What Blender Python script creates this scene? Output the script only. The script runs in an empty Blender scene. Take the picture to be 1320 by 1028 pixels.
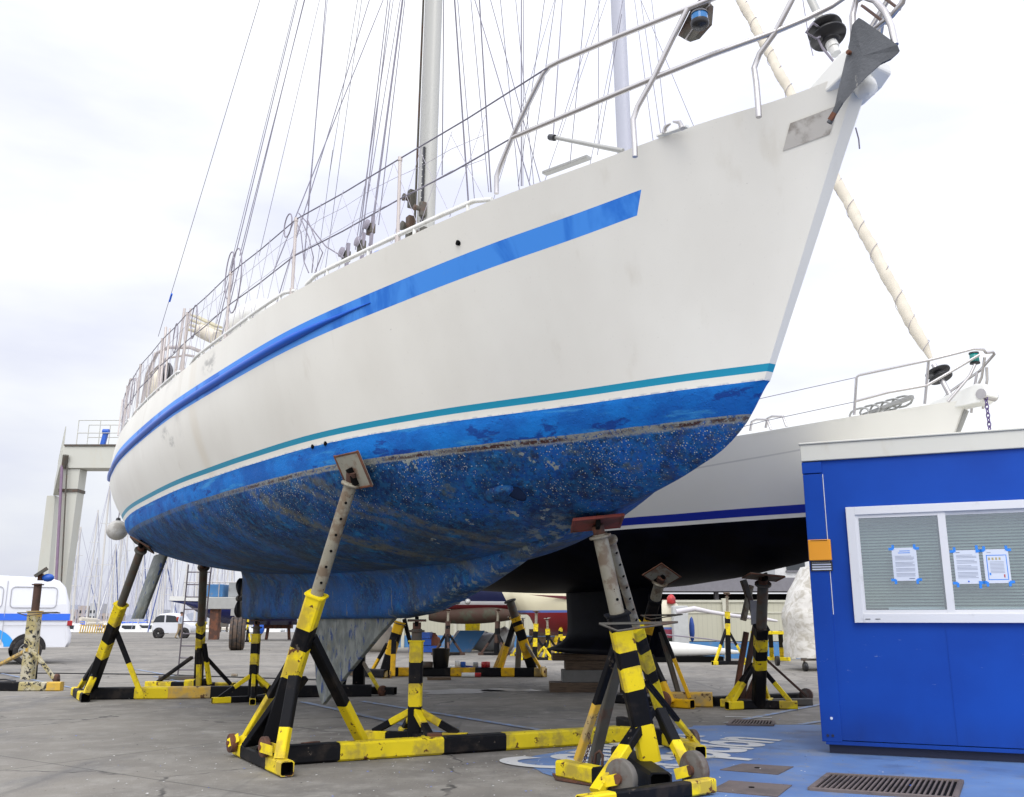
EXPO=0.48;SUN_EL=48.;SUN_AZ=192.;SUN_E=.95;SKYK=1.0
import bpy, math, random
from mathutils import Vector as V, Matrix
random.seed(7)
PI=math.pi
SC=bpy.context.scene
COL=SC.collection
# ---------------------------------------------------------------- camera geometry
H=1.1;F=1200.;CX=660.;CY=514.
PITCH=math.atan(286/1200.);cP,sP=math.cos(PITCH),math.sin(PITCH)
def ray(x,y):
    u=(x-CX)/F;v=-(y-CY)/F
    return V((u,cP-sP*v,sP+cP*v))
def G(x,y,z=0.0):
    r=ray(x,y);k=(z-H)/r.z;return V((r.x*k,r.y*k,z))
def AT(x,y,Y):
    r=ray(x,y);k=Y/r.y;return V((r.x*k,Y,H+r.z*k))
# ---------------------------------------------------------------- node helpers
class NT:
    def __init__(s,name):
        m=bpy.data.materials.new(name);m.use_nodes=True;s.m=m;s.t=m.node_tree;s.n=s.t.nodes;s.l=s.t.links
        s.n.clear();s.out=s.n.new('ShaderNodeOutputMaterial');s.b=s.n.new('ShaderNodeBsdfPrincipled')
        s.l.new(s.b.outputs[0],s.out.inputs[0]);s.tc=s.n.new('ShaderNodeTexCoord')
        s.obj=s.tc.outputs['Object'];s.uv=s.tc.outputs['UV']
    def setin(s,node,i,v):
        if v is None: return
        if isinstance(v,bpy.types.NodeSocket): s.l.new(v,node.inputs[i])
        else:
            if isinstance(v,(tuple,list)) and len(v)==3 and node.inputs[i].type=='RGBA': v=(*v,1)
            node.inputs[i].default_value=v
    def noise(s,scale,detail=4,vec=None,rough=.55,dist=0.):
        n=s.n.new('ShaderNodeTexNoise');s.l.new(vec or s.obj,n.inputs['Vector'])
        n.inputs['Scale'].default_value=scale;n.inputs['Detail'].default_value=detail;n.inputs['Roughness'].default_value=rough;n.inputs['Distortion'].default_value=dist
        return n.outputs['Fac']
    def voro(s,scale,vec=None,feat='F1',out='Distance',rnd=1.):
        n=s.n.new('ShaderNodeTexVoronoi');n.feature=feat;s.l.new(vec or s.obj,n.inputs['Vector']);n.inputs['Scale'].default_value=scale
        n.inputs['Randomness'].default_value=rnd
        return n.outputs[out]
    def map(s,scale=(1,1,1),rot=(0,0,0),loc=(0,0,0),vec=None):
        n=s.n.new('ShaderNodeMapping');s.l.new(vec or s.obj,n.inputs['Vector']);n.inputs['Scale'].default_value=scale;n.inputs['Rotation'].default_value=rot;n.inputs['Location'].default_value=loc
        return n.outputs[0]
    def sep(s,vec=None):
        n=s.n.new('ShaderNodeSeparateXYZ');s.l.new(vec or s.obj,n.inputs[0]);return n.outputs
    def math(s,op,a,b=0.,c=None,clamp=False):
        n=s.n.new('ShaderNodeMath');n.operation=op;n.use_clamp=clamp;s.setin(n,0,a);s.setin(n,1,b);s.setin(n,2,c);return n.outputs[0]
    def step(s,x,a,b):   # smooth 0..1 from a to b
        n=s.n.new('ShaderNodeMapRange');n.interpolation_type='SMOOTHSTEP';s.setin(n,0,x);n.inputs[1].default_value=a;n.inputs[2].default_value=b;return n.outputs[0]
    def mix(s,f,a,b):
        n=s.n.new('ShaderNodeMix');n.data_type='RGBA';s.setin(n,0,f)
        for i,v in ((6,a),(7,b)):
            if isinstance(v,bpy.types.NodeSocket): s.l.new(v,n.inputs[i])
            else: n.inputs[i].default_value=(*v[:3],1)
        return n.outputs[2]
    def bump(s,h,strength=.3,dist=.01):
        n=s.n.new('ShaderNodeBump');n.inputs['Strength'].default_value=strength;n.inputs['Distance'].default_value=dist;s.l.new(h,n.inputs['Height']);s.l.new(n.outputs[0],s.b.inputs['Normal'])
    def fin(s,col,rough=.5,metal=0.,spec=.5,coat=0.):
        s.setin(s.b,'Base Color',tuple(col)+(1,) if isinstance(col,(tuple,list)) and len(col)==3 else col)
        s.setin(s.b,'Roughness',rough);s.setin(s.b,'Metallic',metal);s.b.inputs['Specular IOR Level'].default_value=spec
        if coat: s.b.inputs['Coat Weight'].default_value=coat
        return s.m
def mk(name,c,rough=.5,metal=0.,var=.18,scale=6.,chip=None,bump=.15,dirt=None,spec=.5,stretch=(1,1,1)):
    """c with brightness variation, optional chips=(colour,threshold,scale), optional dirt=(colour,threshold,scale)"""
    t=NT(name);vec=t.map(stretch)
    f=t.noise(scale,5,vec)
    col=t.mix(f,tuple(x*(1-var) for x in c),tuple(min(1,x*(1+var)) for x in c))
    if dirt:
        g=t.step(t.noise(dirt[2],5,vec,.6),dirt[1]-.08,dirt[1]+.08);col=t.mix(t.math('MULTIPLY',g,.75),col,dirt[0])
    r=rough
    if chip:
        g=t.step(t.noise(chip[2],7,vec,.65),chip[1]-.015,chip[1]+.015);col=t.mix(g,col,chip[0]);r=t.math('ADD',t.math('MULTIPLY',g,.3),rough)
    if bump: t.bump(t.noise(scale*6,4),bump,.004)
    return t.fin(col,r,metal,spec)
RUST=(.10,.035,.014)
M={}
M['yellow']=mk('yellow_paint',(.78,.60,.008),.55,0,.12,5,chip=((.11,.045,.018),.625,11),dirt=((.38,.27,.05),.55,4.5),spec=.3)
M['black']=mk('black_paint',(.004,.0043,.006),.55,0,.3,5,chip=((.09,.075,.06),.66,11),dirt=((.028,.022,.018),.60,4),spec=.16)
M['oldyellow']=mk('faded_yellow',(.62,.38,.04),.6,0,.2,5,chip=((.10,.05,.02),.62,8),dirt=((.3,.25,.15),.5,4))
M['peel']=mk('peeling_cream',(.50,.46,.33),.65,0,.2,5,chip=((.03,.03,.03),.55,14),dirt=((.35,.28,.08),.5,5))
M['galv']=mk('galvanised_steel',(.27,.25,.19),.6,.15,.3,9,dirt=((.13,.08,.045),.53,9),chip=((.08,.05,.03),.66,22))
M['darkpipe']=mk('dull_steel_pipe',(.085,.08,.065),.65,.1,.3,7,dirt=((.10,.05,.03),.56,6))
M['rust']=mk('rusted_steel',(.15,.058,.03),.85,.1,.4,9,dirt=((.05,.03,.025),.5,5),bump=.5)
M['redrust']=mk('red_oxide_pad',(.20,.035,.022),.8,0,.35,9,dirt=((.09,.03,.02),.5,5))
M['plate']=mk('worn_pad_plate',(.30,.29,.235),.65,.15,.25,7,dirt=((.16,.055,.02),.585,6),chip=((.05,.03,.02),.67,16))
M['hole']=mk('hollow_dark',(.004,.004,.004),.9,0,.1,4,bump=0,spec=.1)
M['rubber']=mk('rubber',(.012,.011,.012),.75,0,.3,14,dirt=((.09,.075,.06),.6,8))
M['steel']=mk('stainless_tube',(.50,.48,.47),.28,.85,.1,5,bump=0)
M['stanchion']=mk('weathered_alloy',(.50,.45,.42),.45,.3,.15,6)
M['wire']=mk('rigging_wire',(.17,.16,.20),.6,.1,.1,5,bump=0)
M['rope']=mk('grey_rope',(.25,.23,.27),.8,0,.2,30,bump=0)
M['net']=mk('net_cord',(.42,.40,.45),.8,0,.1,30,bump=0)
M['white']=mk('white_gelcoat',(.78,.78,.74),.3,0,.04,2,dirt=((.60,.58,.50),.66,2),bump=0)
M['mastpaint']=mk('mast_paint',(.40,.40,.37),.4,.1,.06,2,dirt=((.36,.35,.32),.6,3),stretch=(1,1,.2))
M['canvas']=mk('sail_canvas',(.60,.55,.45),.85,0,.12,8,bump=.5,stretch=(1,1,.4))
M['plasticblack']=mk('black_plastic',(.012,.012,.014),.35,0,.2,5,bump=0)
M['lensblue']=mk('blue_lens',(.01,.16,.42),.15,0,.1,4,bump=0)
M['lensgreen']=mk('green_lens',(.01,.22,.20),.15,0,.1,4,bump=0)
M['grey']=mk('grey_paint',(.32,.33,.33),.5,0,.1,5,dirt=((.2,.19,.17),.62,5))
M['anchor']=mk('anchor_iron',(.085,.09,.098),.6,.1,.4,9,chip=((.22,.22,.21),.66,26),bump=1.,stretch=(1.,1.,.25),spec=.3)
M['wood']=mk('old_timber',(.14,.095,.06),.85,0,.3,6,stretch=(1,1,8),bump=.6,dirt=((.06,.045,.035),.55,5))
M['concreteblk']=mk('concrete_block',(.20,.195,.18),.9,0,.2,8,bump=.5)
M['blue']=mk('blue_plastic',(.01,.09,.45),.4)
M['red']=mk('red_paint',(.45,.02,.02),.4,0,.15,4,dirt=((.20,.02,.03),.55,5))
M['cream']=mk('cream_gelcoat',(.70,.64,.42),.35,0,.05,2)
M['navy']=mk('navy_gelcoat',(.006,.012,.10),.25,0,.1,2)
M['glassdark']=mk('dark_window',(.02,.025,.03),.08,0,.1,2,bump=0)
M['bluestripe']=mk('blue_vinyl',(.02,.13,.68),.35,0,.08,2,bump=0)
M['lightblue']=mk('light_blue_vinyl',(.03,.33,.80),.35,0,.06,2,bump=0)
M['alum']=mk('bare_aluminium',(.36,.36,.34),.5,.5,.15,6)
M['skin']=mk('skin',(.45,.24,.16),.6,0,.05,5,bump=0)
M['khaki']=mk('khaki_cloth',(.34,.25,.14),.9,0,.1,9)
M['shirt']=mk('pale_cloth',(.55,.60,.68),.9,0,.1,9)
M['hair']=mk('dark_hair',(.03,.02,.015),.8)

M['navyblue']=mk('blue_sheeting',(.01,.05,.25),.6);M['darkred']=mk('dark_red',(.10,.008,.015),.4)
M['darkalum']=mk('dull_alloy',(.16,.14,.16),.6)
M['bluewall']=mk('blue_wall_paint',(.06,.20,.42),.7,0,.1,3,dirt=((.2,.22,.24),.6,3))
M['intake']=mk('intake_shadow_paint',(.003,.009,.03),.8,0,.2,9,spec=.1)
M['fenderm']=mk('grubby_fender',(.50,.49,.46),.6,0,.2,6,dirt=((.25,.23,.2),.55,5))
M['chainm']=mk('violet_chain',(.12,.08,.22),.5,.3,.2,9)
M['steelwheel']=mk('cast_wheel',(.135,.125,.11),.7,.1,.3,12,dirt=((.09,.04,.026),.52,7))
M['mast2']=mk('pale_mast',(.42,.43,.49),.45,0,.04,1,bump=0)
M['beamyellow']=mk('scuffed_yellow',(.66,.52,.012),.6,0,.2,6,chip=((.09,.035,.015),.62,12),dirt=((.30,.23,.05),.54,5),spec=.25)
M['amber']=mk('amber_paint',(.74,.43,.008),.55,0,.14,5,chip=((.10,.045,.018),.63,9),dirt=((.35,.20,.04),.56,4),spec=.25)
M['rustypipe']=mk('rusty_pipe',(.075,.038,.026),.7,.2,.3,8,dirt=((.05,.03,.02),.55,6))
M['pipeviolet']=mk('faded_pipe',(.22,.15,.22),.6)
M['tyrem']=mk('dusty_tyre',(.045,.038,.034),.8,0,.3,12,dirt=((.11,.07,.045),.5,6))
M['farbrown']=mk('far_brown',(.40,.33,.28),.9,bump=0);M['fargrey']=mk('far_grey',(.42,.42,.42),.9,bump=0);M['farhill']=mk('far_hill',(.22,.24,.28),.95,bump=0)
M['bldwhite']=mk('building_white',(.62,.62,.60),.8);M['bldgrey']=mk('building_grey',(.17,.165,.18),.7)
M['canvaswhite']=mk('white_wrap',(.58,.56,.58),.7,0,.12,7,bump=.6);M['fencecap2']=mk('cabinet_grey',(.46,.47,.46),.5)
M['bulb']=mk('rusty_bulb',(.052,.056,.034),.8,0,.3,3,dirt=((.055,.016,.010),.45,2.2),bump=.6,chip=((.30,.30,.26),.70,4))
M['sand']=mk('ply_sheet',(.38,.31,.15),.8);M['orangecloth']=mk('orange_heap',(.40,.15,.08),.9,0,.3,6)
def zband(name,stops,r=.35):
    t=NT(name);g=t.n.new('ShaderNodeNewGeometry');z=t.sep(g.outputs['Position'])[2];c=stops[0][1]
    for z0,col in stops[1:]: c=t.mix(t.math('GREATER_THAN',z,z0),c,col)
    t.fin(c,r);M[name]=t.m
zband('racehull',[(0,(.16,.015,.02)),(1.62,(.62,.62,.62)),(1.74,(.006,.010,.05))])
zband('creamhull',[(0,(.20,.012,.018)),(1.33,(.10,.16,.45)),(1.40,(.62,.57,.40)),(2.17,(.75,.74,.70))])
zband('sternm',[(0,(.03,.04,.03)),(.62,(.28,.05,.08)),(.85,(.10,.16,.40)),(.91,(.62,.58,.44))])
# ---------------------------------------------------------------- mesh builder
ROOT={}
def tag(o,label=None,cat=None,group=None,kind=None):
    if label: o['label']=label
    if cat: o['category']=cat
    if group: o['group']=group
    if kind: o['kind']=kind
    return o
def thing(name,label,cat,loc=(0,0,0),rz=0.,group=None):
    o=bpy.data.objects.new(name,None);COL.objects.link(o);o.location=loc;o.rotation_euler=(0,0,rz);o.empty_display_size=.2
    ROOT[o.name]=(V(loc),rz);return tag(o,label,cat,group)
def frame(d,up=V((0,0,1))):
    d=V(d).normalized();up=V(up)
    if abs(d.dot(up))>.995: up=V((0,1,0)) if abs(d.y)<.9 else V((1,0,0))
    x=up.cross(d).normalized();y=d.cross(x).normalized();return x,y,d
class B:
    def __init__(s): s.v=[];s.f=[];s.m=[];s.uv=[];s.mats=[];s.sm=[]
    def mi(s,m):
        if isinstance(m,str): m=M[m]
        if m not in s.mats: s.mats.append(m)
        return s.mats.index(m)
    def add(s,vs,fs,m,smooth=False):
        o=len(s.v);i=s.mi(m);s.v+= [V(q) for q in vs]
        for f in fs: s.f.append([o+k for k in f]);s.m.append(i);s.sm.append(smooth)
        return s
    def box(s,c,size,m,rz=0.,axes=None):
        c=V(c);a,b,d=[q/2 for q in size]
        if axes: X,Y,Z=[V(q) for q in axes]
        else: X=V((math.cos(rz),math.sin(rz),0));Y=V((-math.sin(rz),math.cos(rz),0));Z=V((0,0,1))
        vs=[c+X*(i*a)+Y*(j*b)+Z*(k*d) for k in(-1,1) for j in(-1,1) for i in(-1,1)]
        return s.add(vs,[(0,2,3,1),(4,5,7,6),(0,1,5,4),(2,6,7,3),(0,4,6,2),(1,3,7,5)],m)
    def bar(s,p0,p1,w,h=None,bands=((0,'black'),),up=(0,0,1),hollow=0,bev=.12):
        """square tube with painted bands; hollow: 1 start, 2 end, 3 both"""
        p0=V(p0);p1=V(p1);h=h or w;X,Y,Z=frame(p1-p0,up);L=(p1-p0).length
        br=[b[0] for b in bands]+[1.];c=min(w,h)*bev
        def ring(t,k=1.):
            o=p0+(p1-p0)*t;a=w/2*k;b=h/2*k;cc=c*k
            return [o+X*x+Y*y for x,y in((a-cc,b),(-a+cc,b),(-a,b-cc),(-a,-b+cc),(-a+cc,-b),(a-cc,-b),(a,-b+cc),(a,b-cc))]
        RR=[ring(q) for q in br];rj=random.Random(int(abs(p0.x*977+p0.y*331+p1.z*173)*100))
        for i in range(1,len(RR)-1): sk=[rj.uniform(-1,1)*w*.10 for _ in range(4)];RR[i]=[q+Z*(sk[(k//2)%4]) for k,q in enumerate(RR[i])]
        for i,b in enumerate(bands):
            r0=RR[i];r1=RR[i+1];s.add(r0+r1,[(j,(j+1)%8,8+(j+1)%8,8+j) for j in range(8)],b[1])
        for end,t,inw in((1,0.,1),(2,1.,-1)):
            mt=bands[0][1] if end==1 else bands[-1][1]
            if hollow&end:
                d=min(.1,L*.3)/L*inw
                o=ring(t);i1=ring(t,.86);i2=ring(t+d,.86)
                s.add(o+i1,[(j,(j+1)%8,8+(j+1)%8,8+j) if end==2 else (j,8+j,8+(j+1)%8,(j+1)%8) for j in range(8)],mt)
                s.add(i1+i2,[(j,(j+1)%8,8+(j+1)%8,8+j) for j in range(8)],'hole');s.add(i2,[tuple(range(8))],'hole')
            else: s.add(ring(t),[tuple(range(8)) if end==2 else tuple(range(7,-1,-1))],mt)
        return s
    def tube(s,p0,p1,r0,m,r1=None,n=10,cap=True,smooth=True):
        r1=r0 if r1 is None else r1;p0=V(p0);p1=V(p1);X,Y,Z=frame(p1-p0)
        c=[(math.cos(2*PI*i/n),math.sin(2*PI*i/n)) for i in range(n)]
        vs=[p0+X*(a*r0)+Y*(b*r0) for a,b in c]+[p1+X*(a*r1)+Y*(b*r1) for a,b in c]
        s.add(vs,[(i,(i+1)%n,n+(i+1)%n,n+i) for i in range(n)],m,smooth)
        if cap: s.add(vs[:n],[tuple(range(n-1,-1,-1))],m);s.add(vs[n:],[tuple(range(n))],m)
        return s
    def path(s,pts,r,m,n=8,closed=False,rs=None):
        pts=[V(p) for p in pts];N=len(pts);rings=[];X=None
        for i,p in enumerate(pts):
            a=pts[i-1] if (i>0 or closed) else p;b=pts[(i+1)%N] if (i<N-1 or closed) else p
            d=(b-a).normalized()
            if X is None: X,Y,_=frame(d)
            else:
                X=(X-d*X.dot(d)).normalized();Y=d.cross(X)
            rr=rs[i] if rs else r
            rings.append([p+X*(math.cos(2*PI*k/n)*rr)+Y*(math.sin(2*PI*k/n)*rr) for k in range(n)])
        vs=[q for R in rings for q in R];fs=[]
        for i in range(N if closed else N-1):
            a=i*n;b=((i+1)%N)*n
            fs+=[(a+k,a+(k+1)%n,b+(k+1)%n,b+k) for k in range(n)]
        s.add(vs,fs,m,True)
        if not closed: s.add(rings[0],[tuple(range(n-1,-1,-1))],m);s.add(rings[-1],[tuple(range(n))],m)
        return s
    def lathe(s,o,axis,prof,m,n=16,up=(0,0,1),smooth=True):
        o=V(o);X,Y,Z=frame(axis,V(up));rings=[[o+Z*z+X*(r*math.cos(2*PI*k/n))+Y*(r*math.sin(2*PI*k/n)) for k in range(n)] for r,z in prof]
        fs=[];N=len(prof)
        for i in range(N-1): fs+=[(i*n+k,i*n+(k+1)%n,(i+1)*n+(k+1)%n,(i+1)*n+k) for k in range(n)]
        s.add([q for R in rings for q in R],fs,m,smooth)
        if prof[0][0]>1e-4: s.add(rings[0],[tuple(range(n-1,-1,-1))],m)
        if prof[-1][0]>1e-4: s.add(rings[-1],[tuple(range(n))],m)
        return s
    def sphere(s,c,r,m,n=16,sc=(1,1,1)):
        k=n//2;pr=[(r*math.sin(PI*i/k),-r*math.cos(PI*i/k)) for i in range(k+1)];a=len(s.v)
        s.lathe((0,0,0),(0,0,1),pr,m,n)
        for i in range(a,len(s.v)): q=s.v[i];s.v[i]=V((q.x*sc[0],q.y*sc[1],q.z*sc[2]))+V(c)
        return s
    def prism(s,outline,o,X,Y,Z,th,m,smooth=False):
        """outline in the X,Y plane, thickness th along Z, centred"""
        o=V(o);X=V(X);Y=V(Y);Z=V(Z);n=len(outline)
        a=[o+X*x+Y*y-Z*(th/2) for x,y in outline];b=[q+Z*th for q in a]
        return s.add(a+b,[tuple(range(n-1,-1,-1)),tuple(range(n,2*n))]+[(i,(i+1)%n,n+(i+1)%n,n+i) for i in range(n)],m,smooth)
    def loft(s,rings,m,closed=True,caps=True,smooth=True):
        n=len(rings[0]);fs=[]
        for i in range(len(rings)-1):
            for k in range(n if closed else n-1): fs.append((i*n+k,i*n+(k+1)%n,(i+1)*n+(k+1)%n,(i+1)*n+k))
        s.add([V(q) for R in rings for q in R],fs,m,smooth)
        if caps: s.add(rings[0],[tuple(range(n-1,-1,-1))],m);s.add(rings[-1],[tuple(range(n))],m)
        return s
    def build(s,name,parent=None,local=False,bevel=0,root=None,fix=True):
        me=bpy.data.meshes.new(name);vs=s.v
        r=root or parent
        if r is not None and not local:
            loc,rz=ROOT[r.name];c,si=math.cos(-rz),math.sin(-rz)
            vs=[V(((q.x-loc.x)*c-(q.y-loc.y)*si,(q.x-loc.x)*si+(q.y-loc.y)*c,q.z-loc.z)) for q in vs]
        me.from_pydata([tuple(q) for q in vs],[],s.f)
        for m in s.mats: me.materials.append(m)
        me.polygons.foreach_set('material_index',s.m);me.polygons.foreach_set('use_smooth',s.sm)
        me.update()
        if fix:
            import bmesh
            bm=bmesh.new();bm.from_mesh(me);bmesh.ops.recalc_face_normals(bm,faces=bm.faces);bm.to_mesh(me);bm.free()
        o=bpy.data.objects.new(name,me);COL.objects.link(o)
        if parent is not None: o.parent=parent
        if r is not None: ROOT[o.name]=ROOT[r.name]
        if bevel:
            b=o.modifiers.new('edge','BEVEL');b.width=bevel;b.segments=2;b.limit_method='ANGLE'
        return o
def one(b,name,label,cat,group=None,bevel=0,kind=None):
    """thing that is one mesh: origin moved to its base"""
    c=sum(b.v,V((0,0,0)))/len(b.v);z=min(q.z for q in b.v);o0=V((c.x,c.y,z))
    b.v=[q-o0 for q in b.v];o=b.build(name,bevel=bevel);o.location=o0
    return tag(o,label,cat,group,kind)
def copy_tree(o,parent=None):
    c=o.copy();COL.objects.link(c);c.parent=parent
    for ch in list(o.children): copy_tree(ch,c)
    return c
def struct(b,name,kind='structure',fix=True):
    o=b.build(name,fix=fix);o['kind']=kind;return o
def txt(body,size,m,parent,loc,X,Y,name='lettering',ext=.0005,align='LEFT',sx=1.,root=None,local=False,bold=0.):
    cu=bpy.data.curves.new(name,'FONT');cu.body=body;cu.size=size;cu.extrude=ext;cu.align_x=align;cu.offset=bold
    o=bpy.data.objects.new(name,cu);COL.objects.link(o);dg=bpy.context.evaluated_depsgraph_get();me=bpy.data.meshes.new_from_object(o.evaluated_get(dg))
    bpy.data.objects.remove(o)
    b=B();X=V(X).normalized();Y=V(Y).normalized();Z=X.cross(Y);loc=V(loc)
    b.add([loc+X*(v.co.x*sx)+Y*v.co.y+Z*v.co.z for v in me.vertices],[tuple(p.vertices) for p in me.polygons],m)
    bpy.data.meshes.remove(me)
    return b
# ================================================================ camera, sky, light
cam=bpy.data.objects.new('camera',bpy.data.cameras.new('camera'));COL.objects.link(cam);SC.camera=cam
cam.location=(0,0,H);cam.rotation_euler=(PI/2+PITCH,0,0);cam.data.sensor_width=36;cam.data.lens=36*1200/1320.;cam.data.clip_end=6000;cam.data.clip_start=.05
SC.view_settings.view_transform='Standard';SC.view_settings.look='None';SC.view_settings.exposure=EXPO;SC.view_settings.gamma=1
w=bpy.data.worlds.new('World');SC.world=w;w.use_nodes=True;nt=w.node_tree;nt.nodes.clear()
def wn(t): return nt.nodes.new(t)
out=wn('ShaderNodeOutputWorld');bg=wn('ShaderNodeBackground');nt.links.new(bg.outputs[0],out.inputs[0]);bg.inputs[1].default_value=.1
sky=wn('ShaderNodeTexSky');sky.sky_type='NISHITA';sky.sun_disc=False;sky.sun_elevation=math.radians(SUN_EL);sky.sun_rotation=math.radians(SUN_AZ)
tc=wn('ShaderNodeTexCoord');mp=wn('ShaderNodeMapping');mp.inputs['Scale'].default_value=(1,1,3.2);nt.links.new(tc.outputs['Generated'],mp.inputs[0])
no=wn('ShaderNodeTexNoise');no.inputs['Scale'].default_value=1.7;no.inputs['Detail'].default_value=6;no.inputs['Roughness'].default_value=.5;nt.links.new(mp.outputs[0],no.inputs[0])
rp=wn('ShaderNodeValToRGB');e=rp.color_ramp.elements
e[0].position=.41;e[0].color=(.77,.79,.94,1);e[1].position=.60;e[1].color=(1.02,1.03,1.05,1)
nt.links.new(no.outputs['Fac'],rp.inputs[0])
# brighter overhead/right, greyer low on the left as in a thin overcast
sx=wn('ShaderNodeSeparateXYZ');nt.links.new(tc.outputs['Generated'],sx.inputs[0])
mr=wn('ShaderNodeMapRange');mr.inputs[1].default_value=0;mr.inputs[2].default_value=.9;mr.inputs[3].default_value=.66;mr.inputs[4].default_value=1.15;nt.links.new(sx.outputs[2],mr.inputs[0])
mr2=wn('ShaderNodeMapRange');mr2.inputs[1].default_value=-.5;mr2.inputs[2].default_value=.35;mr2.inputs[3].default_value=.95;mr2.inputs[4].default_value=1.08;nt.links.new(sx.outputs[0],mr2.inputs[0])
my=wn('ShaderNodeMapRange');my.inputs[1].default_value=-.8;my.inputs[2].default_value=.8;my.inputs[3].default_value=1.75;my.inputs[4].default_value=1.02;nt.links.new(sx.outputs[1],my.inputs[0]);m0_=wn('ShaderNodeMath');m0_.operation='MULTIPLY';nt.links.new(my.outputs[0],m0_.inputs[0]);nt.links.new(mr2.outputs[0],m0_.inputs[1])
mm=wn('ShaderNodeMath');mm.operation='MULTIPLY';nt.links.new(mr.outputs[0],mm.inputs[0]);nt.links.new(m0_.outputs[0],mm.inputs[1])
m10=wn('ShaderNodeMath');m10.operation='MULTIPLY';m10.inputs[1].default_value=9.6*SKYK;nt.links.new(mm.outputs[0],m10.inputs[0])
vm=wn('ShaderNodeVectorMath');vm.operation='SCALE';nt.links.new(rp.outputs[0],vm.inputs[0]);nt.links.new(m10.outputs[0],vm.inputs['Scale'])
mx=wn('ShaderNodeMix');mx.data_type='RGBA';mx.inputs[0].default_value=.9;nt.links.new(sky.outputs[0],mx.inputs[6]);nt.links.new(vm.outputs[0],mx.inputs[7]);nt.links.new(mx.outputs[2],bg.inputs[0])
sl=bpy.data.lights.new('sun','SUN');so=bpy.data.objects.new('sun',sl);COL.objects.link(so);sl.energy=SUN_E;sl.angle=math.radians(35);sl.color=(1,.96,.9)
az=math.radians(SUN_AZ);el=math.radians(SUN_EL)
so.rotation_euler=V((math.sin(az)*math.cos(el),math.cos(az)*math.cos(el),math.sin(el))).to_track_quat('Z','Y').to_euler()
# ================================================================ ground
t=NT('concrete')
n1=t.noise(.35,5);n2=t.noise(3.,7,rough=.65);n3=t.noise(60,3);n4=t.noise(1.3,6,t.map((1,.35,1)),.6)
c=t.mix(t.step(n1,.3,.7),(.145,.136,.122),(.245,.227,.196))
c=t.mix(t.math('MULTIPLY',t.step(n2,.42,.7),.55),c,(.33,.315,.28))
c=t.mix(t.math('MULTIPLY',t.step(n4,.55,.72),.55),c,(.11,.11,.115))
c=t.mix(t.math('MULTIPLY',t.step(t.noise(.9,6,t.map((1,1,1),loc=(7,3,0)),.65),.60,.70),.45),c,(.12,.13,.155))
c=t.mix(t.math('MULTIPLY',t.step(t.noise(34,2),.66,.72),.5),c,(.45,.44,.41))
c=t.mix(t.math('MULTIPLY',t.step(t.noise(22,3,t.map(loc=(3,9,0))),.68,.74),.55),c,(.07,.065,.06))
wob=t.map((1,1,1));nv=t.n.new('ShaderNodeTexNoise');nv.inputs['Scale'].default_value=1.6;nv.inputs['Detail'].default_value=5;t.l.new(t.obj,nv.inputs['Vector'])
va=t.n.new('ShaderNodeVectorMath');va.operation='MULTIPLY_ADD';t.l.new(nv.outputs['Color'],va.inputs[0]);va.inputs[1].default_value=(.6,.6,0);t.l.new(t.obj,va.inputs[2])
vd=t.n.new('ShaderNodeTexVoronoi');vd.feature='DISTANCE_TO_EDGE';vd.inputs['Scale'].default_value=.33;t.l.new(va.outputs[0],vd.inputs['Vector'])
tm=t.step(t.noise(1.0,4,t.map((3.5,.12,1),rot=(0,0,.5))),.60,.70);c=t.mix(t.math('MULTIPLY',tm,.35),c,(.09,.09,.09));tm=t.step(t.noise(.8,6,t.map((1,1,1),loc=(11,2,0)),.7),.62,.66);c=t.mix(t.math('MULTIPLY',tm,.30),c,(.42,.41,.37));gr=t.step(t.noise(90,2),.60,.68);c=t.mix(t.math('MULTIPLY',gr,.4),c,(.10,.10,.095));crk=t.math('MULTIPLY',t.step(vd.outputs['Distance'],.007,.002),t.step(n2,.40,.6));c=t.mix(t.math('MULTIPLY',crk,.85),c,(.045,.042,.04))
xyz=t.sep(t.map(rot=(0,0,.6),loc=(1.4,.6,0)))
for k,per in ((0,6.),(1,5.)):
    j=t.math('PINGPONG',xyz[k],per/2);c=t.mix(t.math('MULTIPLY',t.step(j,.014,.006),.55),c,(.06,.06,.055))
t.bump(t.math('ADD',t.noise(45,4),t.math('MULTIPLY',n3,.5)),.35,.006)
t.fin(c,.86,0,.3);M['ground']=t.m
def sheet(b,pts,z,m): return b.add([V((p[0],p[1],z)) for p in pts],[tuple(range(len(pts)))],m)
b=B();sheet(b,[(-300,-30),(300,-30),(300,700),(-17,700),(-17,93),(-300,93)],0,'ground')
b.add([V(q) for q in((-300,93,0),(-17,93,0),(-17,93,-3),(-300,93,-3),(-17,700,0),(-17,700,-3))],[(0,1,2,3),(1,4,5,2)],'ground')
struct(b,'ground',fix=False)
t=NT('harbour_water');t.bump(t.noise(1.2,4),.5,.15);t.fin((.10,.14,.18),.12,0,.5);M['water']=t.m
b=B();sheet(b,[(-3000,60),(-17.2,60),(-17.2,3500),(-3000,3500)],-1.5,'water');struct(b,'water',fix=False)
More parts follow.
